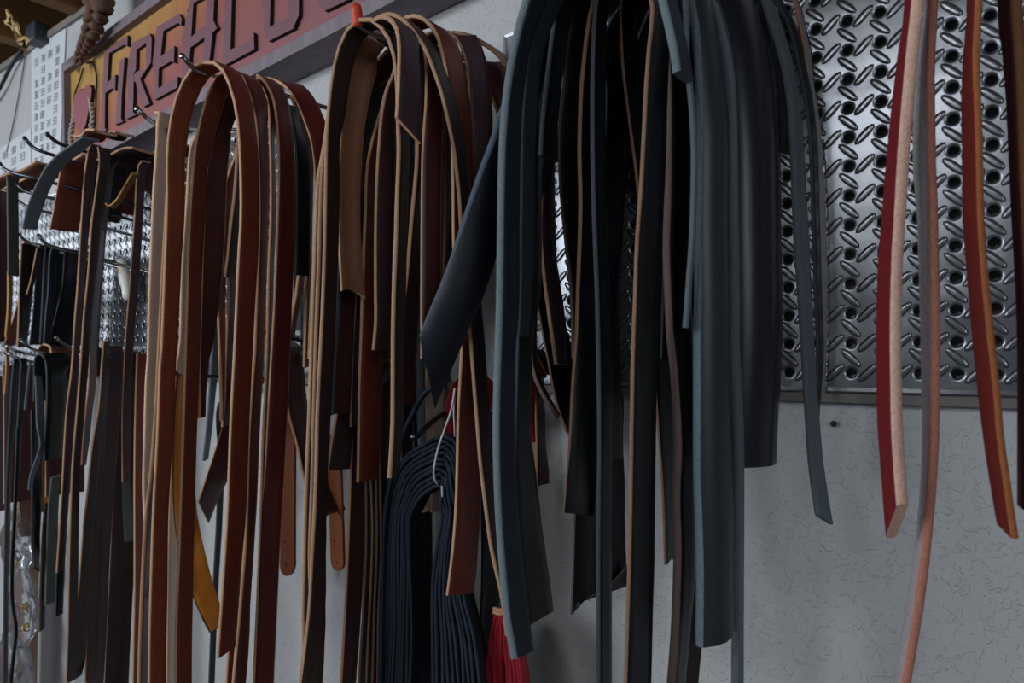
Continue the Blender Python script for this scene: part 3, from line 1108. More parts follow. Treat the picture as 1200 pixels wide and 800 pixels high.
S('black strap ending square in shadow beside the last bowed tan edge of the sign hook', 0.143,
  '334 122 0,339 132 351,343 147 355,346 170 361,347 206 363,346.5 260 363,344.5 322 362', 'black', w=0.019, group=G1, t=0.003)
S('reddish-brown strap hung last on the sign hook, its tan edge bowing out to the right', 0.118,
  '300 92 0,316 92 0,333 101 372,347 120 380,358 147 386,365 170 390,369 206 392,371 235 391,368 280 388,365 330 385,362.5 380 383,361 420 381', 'oxblood', w=0.026, group=G1)
S('narrow brown strap slanting down left below the black square end', 0.09,
  '353 300 360,349 325 355.6,346.5 345 352,342 368 348,338 395 344', 'chestnut', w=0.014, group=G1, hook='sign_hook')
S('narrow brown strap hanging in front of the tread plate left of the layered tan edges', 0.085,
  '359 300 364,358 340 364,357 390 363,356 430 362', 'chestnut', w=0.014, group=G1, hook='sign_hook')
S('dark maroon strap slanting down right behind the layered tan edges to a pointed end', 0.062,
  '330 405,337 482 360,347 520 372,356 562 388,365 585 397,375 606 405', 'maroon', w=0.045, group=G1, e1=-0.004)


def tab(label, d, c4, holes, key, hook_=None):
    """flat strap end with a round tip and punched holes; c4 = top-left, top-right, right and left where the round end starts"""
    P = [at(x, y, d) for x, y in c4]
    org = P[0]
    tl, tr, br, bl = [p - org for p in P]
    ring = []
    mid = (bl + br) / 2
    rv = (br - bl) / 2
    dn = ((bl - tl) + (br - tr)).normalized() * rv.length
    ring.append(tl); ring.append(bl.lerp(tl, 0.5)); ring.append(bl)
    for k in range(1, 10):
        an = math.pi * k / 10
        ring.append(mid - rv * math.cos(an) + dn * math.sin(an))
    ring += [br, br.lerp(tr, 0.5), tr]
    cu = bpy.data.curves.new('tab_outline', 'CURVE')
    cu.dimensions = '2D'
    cu.fill_mode = 'BOTH'
    cu.extrude = 0.0016
    cu.bevel_depth = 0.0004
    # plane axes
    ax = rv.normalized()
    az = (dn - ax * dn.dot(ax)).normalized() * -1
    ay = az.cross(ax)

    def add_ring(pts):
        s = cu.splines.new('POLY')
        s.points.add(len(pts) - 1)
        for q, p in zip(s.points, pts):
            q.co = (p.dot(ax), p.dot(az), 0, 1)
        s.use_cyclic_u = True
    add_ring(ring)
    for (x, y, r) in holes:
        c = at(x, y, d) - org
        add_ring([c + ax * (r * math.cos(2 * math.pi * k / 12)) + az * (r * math.sin(2 * math.pi * k / 12)) for k in range(12)])
    tmp = bpy.data.objects.new('tab_tmp', cu)
    COL.objects.link(tmp)
    dg = bpy.context.evaluated_depsgraph_get()
    me = bpy.data.meshes.new_from_object(tmp.evaluated_get(dg))
    bpy.data.objects.remove(tmp)
    me.transform(Matrix((ax, az, ay)).transposed().to_4x4())
    me.materials.clear()
    me.materials.append(strap_mats(key)[0])
    o = bpy.data.objects.new('leather_strap', me)
    COL.objects.link(o)
    o.location = org
    tag(o, label, 'strap', G1)


tab('left one of the two round-tipped tan brown strap ends with two punched holes', 0.055,
    [(334, 470), (346, 474), (345.5, 661), (329.5, 661)], [(335, 635, 0.0024), (336.5, 661, 0.0024)], 'tan_tab')
tab('right one of the two round-tipped tan brown strap ends with two punched holes', 0.040,
    [(384, 510), (399, 514), (403.5, 658), (389, 656)], [(393, 633, 0.0019), (396.5, 659, 0.0019)], 'tan_tab')

# ------------------------------------------------------------------ straps on the red-tipped hook
G2 = 'brown straps on the red-tipped hook'
S('dark brown strap arching foremost over the red-tipped hook, both legs in view', 0.200,
  '350 830 378,352 800 379,357 756 380,362 705 381,365 650 381,368 600 381,370 546 383,371 490 386,373.6 432 389,376.5 376 392,378.7 320 394,380 270 396,381 210 397,382 157 397,385 121 0,389 86 0,396 56 0,405 36 0,414 26 0,425 21 0,433 22 0,441 27 0,452 40 0,459 58 0,462.5 78 0,464.5 110 0,466 144 477,467 175 478,465 227 477,463 295 475,461 340 474,460 400 472,459.7 475 472,459.5 500 470,457.5 535 468,456 560 466',
  'espresso', w=0.022, group=G2, n=70)
S('brown strap nested directly outside the foremost one on the red-tipped hook', 0.197,
  '425 22 0,405 37 0,396 57 0,389 87 0,385 122 0,382 157 0,378 194 382,375.5 239 380,373 320 378,370 400 375,367.5 490 372,366 560 371,364.5 602 369,363 650 368,364.3 712 369,364 760 369,363.5 830 369', 'espresso', w=0.02, group=G2)
S('brown strap nested second outside the foremost one on the red-tipped hook', 0.194,
  '425 23 0,405 38 0,396 58 0,389 88 0,384.5 122 0,380 160 0,373 210 377,370 261 375,368 320 372,365 400 370,362 490 367,359 560 364,357.5 602 362,356 675 361,355 720 360,356 760 361,358 830 363', 'chestnut', w=0.02, group=G2)
S('thin tan-edged strap crossing over the layered edges near the bottom of the frame', 0.201,
  '367 660 370,364 700 368,358 745 363,352 790 357,349 830 354', 'espresso', w=0.008, group=G2, t=0.003)
S('plum-brown strap with a slanted cut end on the red-tipped hook, hung over the foremost arch', 0.219,
  '437.6 22.5 0,443 19.5 0,450 19 0,459 25 0,464.6 36 0,467 56 490,466.5 75 492,466 100 493.5,463.5 137 494', 'plum', w=0.0265, group=G2, e1=0.018, hook=None, t=0.0045)
S('big loose brown loop whose right leg runs far down past the navy lace coil', 0.160,
  '438 22 0,444 18.5 0,452 16 0,461 17 0,472 23.5 0,483.5 36 0,497 56 512,508 83 524,517 110 533,524 139.5 540,531 175 546,534 198 549,537.5 234 552,539.5 268 555,545 330 560,550 390 566,554.5 446 570,558 490 574,562 540 578,568 590 583,574 636 588,580 665 593,588 700 600,594 745 605', 'espresso', w=0.021, group=G2, n=70)
S('reddish-brown strap behind the big loose loop, ending square beside the navy lace coil', 0.128,
  '466 26 0,474.5 20 0,482 18 0,490 19 0,501.5 27 0,512 43 536,518 65 542,522 83 546,527 130 552,530 203 556,531 295 560,536 360 564,540 405 565,538 450 564,536 490 563,535 540 563,533.5 590 562,530 640 560,526 675 558,523 697 555', 'chestnut', w=0.030, group=G2, n=60)
S('dark purple-brown strap with a bright tan edge behind the reddish-brown crest', 0.092,
  '516 36 0,524 37 0,534 45 562,542 61 568,547.6 83 573,549 112 576,548.5 150 577,548 170 577,549 192 577,549 260 576,547 330 572', 'plum', w=0.027, group=G2, hook='upper_brown_hook')
S('thick tan-edged strap arching right from the reddish-brown crest towards the corner of the tread plate', 0.062,
  '520 40 0,528.5 38 0,546.5 40.5 0,556 45 0,567 51 0,582.5 63 0,594 77.6 0,604 100 0,609 130 0,611 190 0', 'black_tan', w=0.02, group=G2, t=0.005)
S('small reddish-brown strap behind the dark purple-brown one, next to the tread plate corner', 0.05,
  '556 66 0,564 78 590,572 103.5 598,582.5 133 604,588 160 606,590 200 607', 'oxblood', w=0.026, group=G2, hook='upper_brown_hook')
S('short brown suede strap with a scooped end inside the foremost arch', 0.172,
  '426 42 0,420 52 440,415 67 444,410 82 440,406 101 434,400.5 139.5 427,397.5 180 423,396 216 421,396.2 260 421.5,397.5 300 424,400 341 427', 'suede', w=0.0285, group=G2, scoop=0.006, e1=0.006, cup=0.0035, hook=None, flip=True)
S('dark plum strap with a square end inside the foremost red-tipped-hook arch', 0.152,
  '468 62 0,461 85 0,452 106 462,446.6 133 463,443.5 165 462,440.5 216 461,439.2 272 460,439.2 338 458,439.6 376 457,436.6 410 454.5', 'plum', w=0.024, group=G2, hook='red_tip_hook')
S('thin tan-edged strap tucked between the square-ended plum strap and the foremost right leg', 0.14,
  '465 120,462 180 467,460.5 215 465,459 250 463,457.5 280 461', 'maroon', w=0.01, group=G2, hook='red_tip_hook', t=0.003)
S('brown strap with tan edges on both sides ending lowest under the dark plum square end', 0.130,
  '432 180,427 260 444,424 340 444,422 400 448,420 457 447.5,419.6 500 446,418.5 565 443.5', 'chestnut', w=0.031, group=G2, hook='red_tip_hook')
S('dark brown strap end hanging below the scooped suede end', 0.150,
  '398 250 416,396 330 417,394 365 415,391 414 413,388.5 450 411.5,387 485 410', 'maroon', w=0.026, group=G2, hook='red_tip_hook', flip=True)
S('dark brown strap end with a slanting tan edge under the scooped suede strap', 0.118,
  '404 400,397 465 420,393 490 416,388.5 514 413,383.4 551 410', 'espresso', w=0.031, group=G2, hook='red_tip_hook', flip=True)
S('thin slate-edged strap hidden beside the foremost left leg on the red-tipped hook', 0.166,
  '398 290,396 320 400,393 365 398,390.5 400 395,388 425 393,385.3 487 390', 'slate', w=0.012, group=G2, t=0.003)
S('dark strap ending in a V beside the foremost right leg', 0.142,
  '488 190,482 257 492,477.5 310 491,474.5 338 490,470 370 489,464.5 428 487,459.3 474 485', 'maroon', w=0.03, group=G2, hook='red_tip_hook')
S('rough slate-grey suede strip hanging straight down to the navy lace coil', 0.060,
  '489 160 495,488 190 494,487.5 260 493,487 330 494,487.3 400 495,488.5 450 495.5,490.5 500 497,492 528 498', 'slate', w=0.008, group=G2, t=0.0085, hook='red_tip_hook')
S('dark strap behind the plum-brown cut end with a thin tan edge', 0.122,
  '490 40 0,497 60 515,498.5 112 518,496 150 518,494 190 517,493 338 516,493 420 516', 'maroon', w=0.022, group=G2, hook='upper_brown_hook')
S('navy-black strap in shadow between the plum-brown cut end and the big loose loop', 0.112,
  '503 50 0,507 90 514,510 157 517,512 220 519,510 300 517,506 380 513,502 430 508', 'ink', w=0.014, group=G2, hook='upper_brown_hook')
S('maroon strap with two dull red edges in the shadow left of the navy diagonal strap', 0.105,
  '514 80,518.5 126 525,520.6 170 527,520.5 240 526,519 300 523,516 360 520', 'oxblood', w=0.012, group=G2, hook='upper_brown_hook')
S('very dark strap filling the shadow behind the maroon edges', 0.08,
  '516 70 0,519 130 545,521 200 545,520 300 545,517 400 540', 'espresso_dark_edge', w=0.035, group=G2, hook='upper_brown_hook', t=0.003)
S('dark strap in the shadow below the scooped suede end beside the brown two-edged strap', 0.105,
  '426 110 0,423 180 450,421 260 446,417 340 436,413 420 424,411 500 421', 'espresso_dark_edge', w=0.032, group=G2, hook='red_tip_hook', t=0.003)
S('dark maroon strap hanging against the wall left of the navy lace coil', 0.060,
  '416 470,411 540 428,408.5 600 427,407 640 426,404.6 699 424,402 750 421,399 800 417,397 830 415', 'maroon', w=0.028, group=G2, hook='low_mid_hook')
G2b = 'thin dark straps left of the navy lace coil'
for lab, dd, pts in [
    ('thin dark brown strap nearest the maroon strap, left of the navy lace coil', 0.088, '428 470,428.5 560 434,428.5 642 434,426 700 432,421.5 777 427,419 830 425'),
    ('thin brown strap with a lighter edge left of the navy lace coil', 0.092, '432 470,434 560 440,436 620 442,434.5 680 440,431.5 740 437,429 800 435,428 830 434'),
    ('thin dark strap third from the maroon strap, left of the navy lace coil', 0.096, '438 470,440 560 446,441 640 447,438 720 444,436 800 442,435 830 441'),
    ('thin black strap touching the outer navy laces', 0.100, '443 480,445 570 451,446 650 452,443 720 449,442 800 448,441 830 447')]:
    S(lab, dd, pts, 'espresso_dark_edge', w=0.010, group=G2b, hook='low_mid_hook', t=0.0034)
S('dark brown filler strap added behind the square-ended straps of the red-tipped hook', 0.054, '428 250 0,427 340 0,426 430 0,425 610 0,424 820 0', 'maroon', w=0.048, group=G2, t=0.003, hook='upper_brown_hook')  # filler strap added to keep the gap between the square ends dark
S('dark brown filler strap added behind the rough slate-grey strip', 0.050, '470 240 0,471 330 0,470 400 0,469 610 0,468 820 0', 'espresso', w=0.030, group=G2, t=0.003, hook='upper_brown_hook')  # added filler, blocks the bright wall beside the slate strip
S('black filler strap added in the middle of the navy lace hank', 0.048, '484 548 0,485 640 0,485 740 0,484 830 0', 'black', w=0.032, group=G2, t=0.003, hook='low_mid_hook')  # filler strap added to blacken the inside of the hank
# pale hanging pieces and the loose navy lace behind the coil
S('pale grey strap hanging behind the coil of navy laces, left one of two', 0.030, '497 430 505,496 470 505,496 520 505,495 600 504', 'pale', w=0.014, group=G2, hook='low_mid_hook')
S('pale grey strap hanging behind the coil of navy laces, right one of two', 0.034, '506 430 520,506 470 520,505 520 520,505 600 519', 'pale', w=0.022, group=G2, hook='low_mid_hook')
S('single navy lace looping left from behind the torn navy tip down beside the coil', 0.113,
  '512 452 0,504 454 0,492 465 0,480 488 0,469 512 0,462 540 0,456.5 560 0,451 590 0,448 625 0,446 700 0,444 830 0', 'lace_navy', w=0.006, group=G2, t=0.0048)

# ------------------------------------------------------------------ hanks of laces
def hank(label, key, d, L, tie=None, w=0.011, t=0.004, layers=2):
    """one tied bundle: nested lace loops, the tie string is another part"""
    org = at(*L[0][1], d)
    e = empty('lace_hank', org)
    tag(e, label, 'laces')
    for a in range(layers):
        for k, pl in enumerate(L):
            dd = d - a * (w + 0.0015) - 0.0008 * (k % 3)
            rnd = random.Random(k * 7 + a)
            s = ','.join('%.1f %.1f 0' % (x + rnd.uniform(-1.3, 1.3) + a * 2.2, y + rnd.uniform(-0.8, 0.8)) for x, y in pl)
            o = strap(None, dd, s, key if k % 3 else key, w=w, t=t, name='lace', parent=e, n=46)
            o.data.transform(Matrix.Translation(-org))
    if tie:
        r, mat, lines = tie
        for q in lines:
            tube_mesh('tie_string', [at(x, y, dz) - org for x, y, dz in q], r, mat, 6, e)
    return e


loops = []
for k in range(10):
    f = k / 9
    lx = 449 + f * 29
    cy = 511 + f * 57
    cx = 517 - f * 6
    rx = 547 - f * 31
    loops.append([(lx - 8 + f * 8, 830), (lx - 3 + f * 5, 740), (lx - 1 + f * 3, 660), (lx + 1, 610), (lx + 6 + 1 * f, 575 + 18 * f), (lx + 22 - 8 * f, 538 + 42 * f),
                  (cx - 12 + 4 * f, cy + 5), (cx + 2, cy), (cx + 14 - 6 * f, cy + 6), (rx - 6 + 3 * f, 548 + 40 * f), (rx, 590 + 15 * f), (rx - 4, 640), (rx - 6 + f * -4, 690),
                  (rx + 8 - f * 18, 750), (rx + 16 - f * 26, 830)])
M_STRING = plain('white_string', (206, 206, 208), 0.8, 0, 0.1, 200)
hank('folded hank of navy laces tied with white string, lower middle', 'lace_navy', 0.108, loops,
     (0.0011, M_STRING, [[(533, 455, 0.112), (529, 480, 0.113), (521, 503, 0.114), (513, 527, 0.115), (508.5, 550, 0.114), (509, 560, 0.113), (513, 568, 0.106)],
                         [(533, 455, 0.112), (532, 480, 0.108), (533, 505, 0.102), (533.5, 520, 0.096)], [(518, 569, 0.109), (518.5, 582, 0.109)]]), layers=3)
loops = []
for k in range(7):
    f = k / 6
    loops.append([(567 + f * 17, 830), (570 + f * 15, 790), (573 + f * 12, 756), (577 + f * 8, 730 + f * 6), (582 + f * 3, 718 + f * 8), (587, 713 + f * 9), (592 - f * 3, 718 + f * 8), (598 - f * 8, 730 + f * 6), (604 - f * 13, 756), (609 - f * 16, 790), (613 - f * 20, 830)])
hank('dark red hank of laces with a tan tie hanging low behind the navy-blue strap', 'crimson', 0.085, loops,
     (0.0022, plain('tan_tie', (180, 130, 96), 0.8, 0, 0.1, 80), [[(579, 717, 0.090), (587, 719, 0.0935), (596, 717, 0.091)], [(579, 713, 0.090), (587, 715, 0.0935), (596, 713, 0.091)]]), layers=2, w=0.010)
loops = []
for k in range(5):
    f = k / 4
    loops.append([(521 + f * 6, 560), (522 + f * 6, 500), (524 + f * 6, 470), (532 + f * 5, 450 + f * 6), (548, 438 + f * 8), (566 - f * 5, 448 + f * 6), (574 - f * 6, 480), (577 - f * 6, 560)])
hank('bright red hank of laces glimpsed behind the torn navy tip', 'crimson', 0.060, loops, None, layers=2, w=0.011)
S('crimson-backed dark strap end hanging between the navy-blue strap and the bare wall', 0.052,
  '616 415 625,619.5 455 630,622 490 629,625 518 627', 'crimson', w=0.016, hook='low_navy_hook', group=G2, taper=0.7)
S('dark brown square strap end beside the crimson sliver', 0.040,
  '624 410 634,626 450 636,628 518 638,627.8 569 643', 'maroon', w=0.022, hook='low_navy_hook', group=G2)

# ------------------------------------------------------------------ black and navy straps
G3 = 'black and navy straps on the hook above the frame'
NH = 'navy_hook'
S('broad navy-blue strap foremost in the black group with a pale slate edge', 0.226,
  '616 0 629.6,604 45 617,597 81 611.5,592.5 112.5 608.5,589 148.5 607,587.5 178 606,586 237.5 605.5,584.6 348 605,583 407 601.5,581 470 600,580.7 518 600,582 577 603,585 630 606,589 680 611.5,594 728 617,602 772 621', 'navy', w=0.0275, t=0.0062, hook=NH, group=G3, e1=0.003)
S('wide black strap behind the navy-blue one whose lower end swings right over the bare wall', 0.165,
  '612 330 632,606 400 622,604 460 621,602 518 621,602 568 627.5,603 611 632,606 660 638.5,610 700 644.5,614 735 648', 'black', w=0.036, hook=NH, group=G3, e1=-0.004)
S('dark navy strap with a square end at mid height beside the broad navy-blue strap', 0.197,
  '629 13.5 645,620.6 40.5 636,615 74 630,611.6 108 627,609.4 146 625,608.5 178 624,608 240 624,607.2 300 622,607 348 620.6,604.5 394 618.5', 'gunmetal', w=0.0255, t=0.0052, hook=NH, group=G3)
S('folded navy strap slanting down left to a torn ragged tip over the brown straps', 0.188,
  '640 -40 0,626 0 0,612 45 0,600 100 0,585 133 604,577.5 160 604,564.5 194 600,546.5 245.5 592,528.5 299.5 580,515 335.5 568,502 366 556,490 396 541', 'navy_dark', w=0.040, t=0.0060, cup=-0.006, group=G3, e1=0.058, rag=0.010)
S('black strap with a faint dark edge left of the charcoal suede strap', 0.172,
  '653 0 672,646.5 40.5 662,641 90 656,636 135 652,633.5 165 652,633 182 652', 'black', w=0.026, hook=NH, group=G3)
S('charcoal-brown suede strap at the left of the tan-edged black straps', 0.148,
  '676 0 697,664.5 56 686,659 112 681,654.5 157 679,654.5 190 679,657.5 237.5 680,662.5 282.5 680,667 320 678,670 350 676,672 420 674', 'char_suede', w=0.026, hook=NH, group=G3, t=0.0035)
S('black strap with a thin bright tan edge, left of the long slate-edged strap, ending square', 0.165,
  '694.6 2 708,689 29 702,683.5 74 698,680 112 697,678.3 178 697,679.6 237 698,678 294 698,675.8 350 700,674 396 701,670 452 702,666.8 518 701,663.5 555 700,660 600 699.5', 'black_tan', w=0.0255, t=0.0038, hook=NH, group=G3)
S('grey twisted strap narrowing downwards in front of the tread plate gap', 0.118,
  '641 150 652,638 178 648,632.5 200 645.5,628 235 640,625.5 260 634,624.5 300 629,624 348 628', 'char_suede', w=0.022, group=G3, hook=NH, t=0.003)
S('plum-black strap with a square end just left of the strip of tread plate', 0.098,
  '634 225,632.5 270 645,634.5 300 651,638 335 656,642 365 660.5,646.5 395 662,651 427 663.5', 'plum', w=0.024, group=G3, hook=NH)
S('dark strap with a tan edge slanting down right below the plum-black square end', 0.078,
  '625 325,632 371 660,637 400 668,642.5 426 672,648 457 674,654.5 482 674,664.5 507 676', 'black_tan', w=0.035, group=G3, hook=NH, t=0.003)
S('narrow dark strap curling to the right at its rough lower end', 0.125,
  '622 300 632,621.5 340 632,621 400 631.5,623 432 634,630 452 640,640 470 648,652 487 656', 'black_brown', w=0.012, group=G3, hook=NH, taper=0.4)
S('long narrow black strap with a slate edge hanging in front of the ragged hide', 0.190,
  '698 0 711,694.6 45 709,693.5 112.5 708,693.8 178 708,695 237.5 709,697 294 711,699 348 713,700.7 430 715,701.8 518 715.5,700.8 600 715,700.5 690 714.8,701 830 714.5', 'black', w=0.018, t=0.0040, hook=NH, group=G3)
S('wide dark hide strip with a ragged torn lower edge against the bare wall', 0.052,
  '706 140 735,700 200 732,694 300 727,686 400 727,678 500 730,673 600 731,670 690 733,668 724 736', 'black_brown', w=0.066, t=0.0034, hook=NH, group=G3, e1=-0.052, rag=0.012)
S('black strap lit along its edge on the left side of the tread plate strip', 0.085,
  '712 30,710 120 737,707 200 735,706 260 729,707 340 725,708 410 726,709 470 728,710 540 729', 'black', w=0.026, t=0.003, hook=NH, group=G3)
S('black strap whose tan edge curves right to meet the longest tan-edged strap', 0.140,
  '727 0 746,727.7 45 747,729.5 79 749,734 117 752,738 148 755,742 178 758,747 220 762,750 260 764,752 330 766', 'black_tan', w=0.022, t=0.0028, hook=NH, group=G3)
S('long broad black strap with a straight tan edge reaching the bottom of the frame', 0.205,
  '763 0 784,760 56 782,756.5 101 781,753 170 779,750 224 777,745.5 282.5 774,743.3 345 772,741 407.5 769,739 518 767,737.8 600 766.5,736 680 765.5,735 706 764.5,732 800 762.5,731 830 762', 'black_tan', w=0.0265, t=0.0036, hook=NH, group=G3)
S('black strap with a brownish-pink double edge bending outward near its middle', 0.186,
  '775.6 13.5 797,779 56 802,781.7 112 806,782 178 806,781 237.5 805,779.5 294 804,781.5 348 806,784 396 808,788 430 811,792.5 495 813,793.5 530 813,791.5 570 811,791.5 600 811,793 638 812,792 686 811,789.5 751 805,786 797 801,784 830 799', 'black_brown', w=0.0245, t=0.0066, hook=NH, group=G3)
S('narrow dark strap with a chipped end left of the brownish-pink edges', 0.105,
  '766 420 785,768 460 788,771.5 510 790,775 555 791,778 611 791,779.3 660 791', 'black_tan', w=0.024, t=0.0026, hook=NH, group=G3, rag=0.004)
S('short navy strap end cut square at the top of the frame', 0.222,
  '772 -12 790,775.6 0 793.5,781 22 797,786 45 803.6,789.5 62 806,792.5 84 809', 'navy', w=0.022, t=0.0058, hook=NH, group=G3)
S('wide sheeny navy-grey strap with a pale slate edge and an angled low end', 0.168,
  '803 -20 825,806 0 828,811 22.5 832,814.5 60 838,816.5 95 843,817 135 849,817 178 851,815.5 260 851,815.8 348 852,814.4 400 852.5,814.4 450 853,814.4 557 855,816.5 605 856,818 670 856,817.5 757 856', 'navy_sheen', w=0.035, t=0.0062, cup=-0.008, hook=NH, group=G3, e1=-0.006)
S('thin slate lace beside the wide sheeny navy-grey strap, ending at mid height', 0.172,
  '803 70,806 92 809,810 135 813,812 180 815,811.5 240 814,809.5 285 812,806.5 325 809,804 360 807,802 384 805', 'slate', w=0.006, t=0.0036, hook=NH, group=G3)
S('grey strap showing below the angled end of the sheeny navy-grey strap', 0.128,
  '820 560 838,817 650 836,810 700 826,806 750 823,801 800 818,799 830 816', 'char_suede', w=0.018, t=0.003, hook=NH, group=G3)
S('long thin dark strip between the two wide sheeny straps', 0.136,
  '830.6 0 0,841 34 0,848.6 67.5 0,853 108 0,854.5 178 0,856 260 0,857 348 0,857 409 0,859 450 0,861 491 0,862 540 0,861.8 640 0,861.4 720 0,861 830 0', 'slate', w=0.012, t=0.0062, hook=NH, group=G3)
S('widest black-blue strap with a soft sheen and a square end', 0.122,
  '832 -10 882,838 0 888,850 40 896,856 75 902,859 120 908,861 178 912,862 260 914,863 348 915,863 400 914.5,864 450 913,865 505 909,866 548 907', 'ink', w=0.050, t=0.004, cup=-0.010, hook=NH, group=G3)
S('slate-edged black strap curving down right over the tread plate to a slanted tip', 0.080,
  '888 -12 898,893.5 0 905,902.5 27 915,912.6 58.5 924,919 85.5 930,925 126 936,928 178 940,930 230 943,932 280 946,936 340 949,939 380 950,942 430 953,945 480 957,949 540 962,953 575 967,957 603 972', 'slate', w=0.016, t=0.0048, hook=NH, group=G3, e1=0.010)
S('outermost narrow black strap against the tread plate, right edge of the navy group', 0.056,
  '900 -10 912,905 0 916,918 18 927,928 45 937,936 79 944,943 112.5 951,949 170 957,952 250 959,955.5 351 962,958 412 964,955 469 960,952 520 957,953 545 957', 'black', w=0.011, t=0.003, hook=NH, group=G3)
S('black filler in the dark core of the navy group left of the longest tan-edged strap', 0.070,
  '742 60,738 110 760,738 150 757', 'black', w=0.03, t=0.003, hook=NH, group=G3)  # filler strap, added to keep the middle of the group black
S('black filler strap in the dark core of the navy group behind the brownish-pink edges', 0.110,
  '770 40 800,776 150 810,777 300 812,774 420 808', 'black', w=0.034, t=0.003, hook=NH, group=G3)  # filler strap added behind the double edge to close it dark
S('black filler strap in the dark core of the navy group behind the sheeny navy-grey strap', 0.098,
  '800 20 840,806 150 852,808 300 856,812 450 858', 'black', w=0.040, t=0.003, hook=NH, group=G3)  # added filler, darkens the space behind the sheeny strap
S('inner black strap between the widest sheeny strap and the curving slate-edged strap', 0.064,
  '880 -10 900,893 25 912,904 70 920,909 120 926,911 178 928', 'black', w=0.018, t=0.003, hook=NH, group=G3)
S('grey strap hanging flat on the tread plate at the right edge of the navy group', 0.012,
  '944 90 952,953 150 961,958 230 966,960 300 968,960.5 380 968,959 462 966', 'smoke', w=0.012, t=0.0025, group=G3, hook=NH)

# ------------------------------------------------------------------ straps at the right
G4 = 'red and grey straps at the right edge'
S('red strap with a thick pale edge and a slanted cut end', 0.215,
  '1077 -8 1066,1075.5 10 1064,1070 62 1056,1064.5 125 1049,1060 180 1044,1056.5 244 1039,1053 300 1034,1051 385 1031.5,1051.5 440 1032,1052.5 500 1033.5,1055 545 1036.5,1058.5 590 1040', 'red', w=0.017, t=0.0062, hook='red_hook', group=G4, e1=0.022)
S('grey strap with a red-brown edge hanging between the two red straps', 0.205,
  '1094 0 1088,1092 60 1078,1091.5 94 1074,1093.5 187 1073,1095 250 1079,1096.5 320 1081,1097.5 385 1083,1097 450 1084,1095.5 516 1085.5,1093 560 1084,1088 620 1080,1079 700 1070,1071 750 1063,1063 796 1055.5,1057 830 1050', 'smoke', w=0.016, t=0.0048, hook='red_hook', group=G4)
S('rust-red strap with an orange edge and a slanted tip at right', 0.215,
  '1147.5 0 1136,1144.5 62 1131,1146 110 1130,1148 156 1130,1150 247 1131,1153 300 1135,1157.5 351 1139.6,1163 405 1143,1169 460 1149,1173.5 517 1155,1179 552 1160.5,1184 590 1166,1190 631 1173', 'red_brown', w=0.018, t=0.0034, hook='edge_hook', group=G4, e1=-0.004)
S('rightmost brown strap with an orange edge, cut by the edge of the photo', 0.200,
  '1192 0 1175,1197 62 1182,1200 120 1186,1202 187 1189,1205 250 1192,1209 340 1196,1211 419 1198.6,1211 520 1198.6,1210 600 1198', 'dark_brown_red', w=0.018, t=0.0055, hook='edge_hook', group=G4)


# ------------------------------------------------------------------ far left: scraps on the hook row, long plum straps, navy bunches
G5 = 'dark straps at the far left'
S('long plum strap hung over the upper far-left hook, its face towards the room', 0.160,
  '106 168 0,104 172 0,102 180 112,98 210 110,96 240 107,93 290 102,91 330 98,87 380 94,84 430 90,78 476 88,75 520 84,73 560 81,70 610 77.5,66 671 74', 'plum', w=0.016, group=G5, t=0.0035)
S('black strap end showing below the long plum strap at far left', 0.130, '104 182 0,101 214 0,98 260 103,93 330 98,89 390 94,84 450 90,79 510 86,75 560 82,71 610 79,66.5 660 76,64.7 722 73.5', 'black', w=0.015, group=G5, t=0.003)
S('dark brown strap with a bright tan edge right beside the long plum strap', 0.150,
  '114 172 0,116 188 127,111 230 123,107 260 118,104 306 114,102 330 111,98 370 107,94 428 103,90 480 99,86 526 95,83.6 566 93,82 610 92,80 688 91,79 740 90,77 800 88', 'espresso', w=0.02, group=G5, t=0.0035)
S('second dark strap with a rounded tan edge folded over the upper far-left hook', 0.136,
  '120 178 0,125 180 0,127 190 134,124 210 131,120 240 127,116 290 122,113 330 119,108 420 114', 'espresso', w=0.02, group=G5, t=0.0035)
S('taupe-grey twisted strap ending rough among the tan-edged straps at far left', 0.142,
  '117 270 121,114 300 119,108 340 116,105 380 113,104 448 112,100.5 480 108,97 515 105,95.5 545 100.5', 'smoke', w=0.017, group=G5, t=0.003, rag=0.004)
S('brown strap under the taupe-grey strap, tan edge bent near the bottom of the frame', 0.126,
  '121 400,119 430 126,115 480 122,108 520 118,101 588 112,98 610 110,92 688 105,90 704 104,87.5 747 102,84 781 99,79 800 95', 'espresso', w=0.026, group=G5, t=0.003)
S('dark strap with two close tan edges left of the folded plum strap, upper edge', 0.112,
  '122 410,117 490 124,112 550 120,110 588 118,109 610 117,104 688 113,102 712 111,99.7 800 109', 'maroon', w=0.02, group=G5, t=0.003)
S('dark strap with two close tan edges left of the folded plum strap, inner edge', 0.104,
  '124 420,119 460 126,113 560 121,108 660 117,106 712 115,101.5 800 111', 'maroon', w=0.02, group=G5, t=0.003)
S('wide plum-black strap folded over the low hook beside the pale strap', 0.095,
  '112 440 0,112.5 415 0,116 405 0,120 408 0,121.5 416 144,120.5 435 143,117 490 140,113.5 550 136,111 588 132,108 660 128,101 800 121.6,99 830 120', 'plum', w=0.036, group=G5, t=0.0045)
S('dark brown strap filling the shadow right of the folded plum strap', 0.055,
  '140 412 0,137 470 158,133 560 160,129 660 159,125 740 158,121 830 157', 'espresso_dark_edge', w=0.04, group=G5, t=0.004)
S('plum strap with a grey back hanging alone in front of the tread plate at left', 0.082,
  '166 188 0,162 193 0,160 203 170,158 240 168,154 300 164.5,151 340 161.5,147 390 157,144 448 154,142.5 490 153,143 564 153', 'plum', w=0.0155, group=G5, t=0.0035)
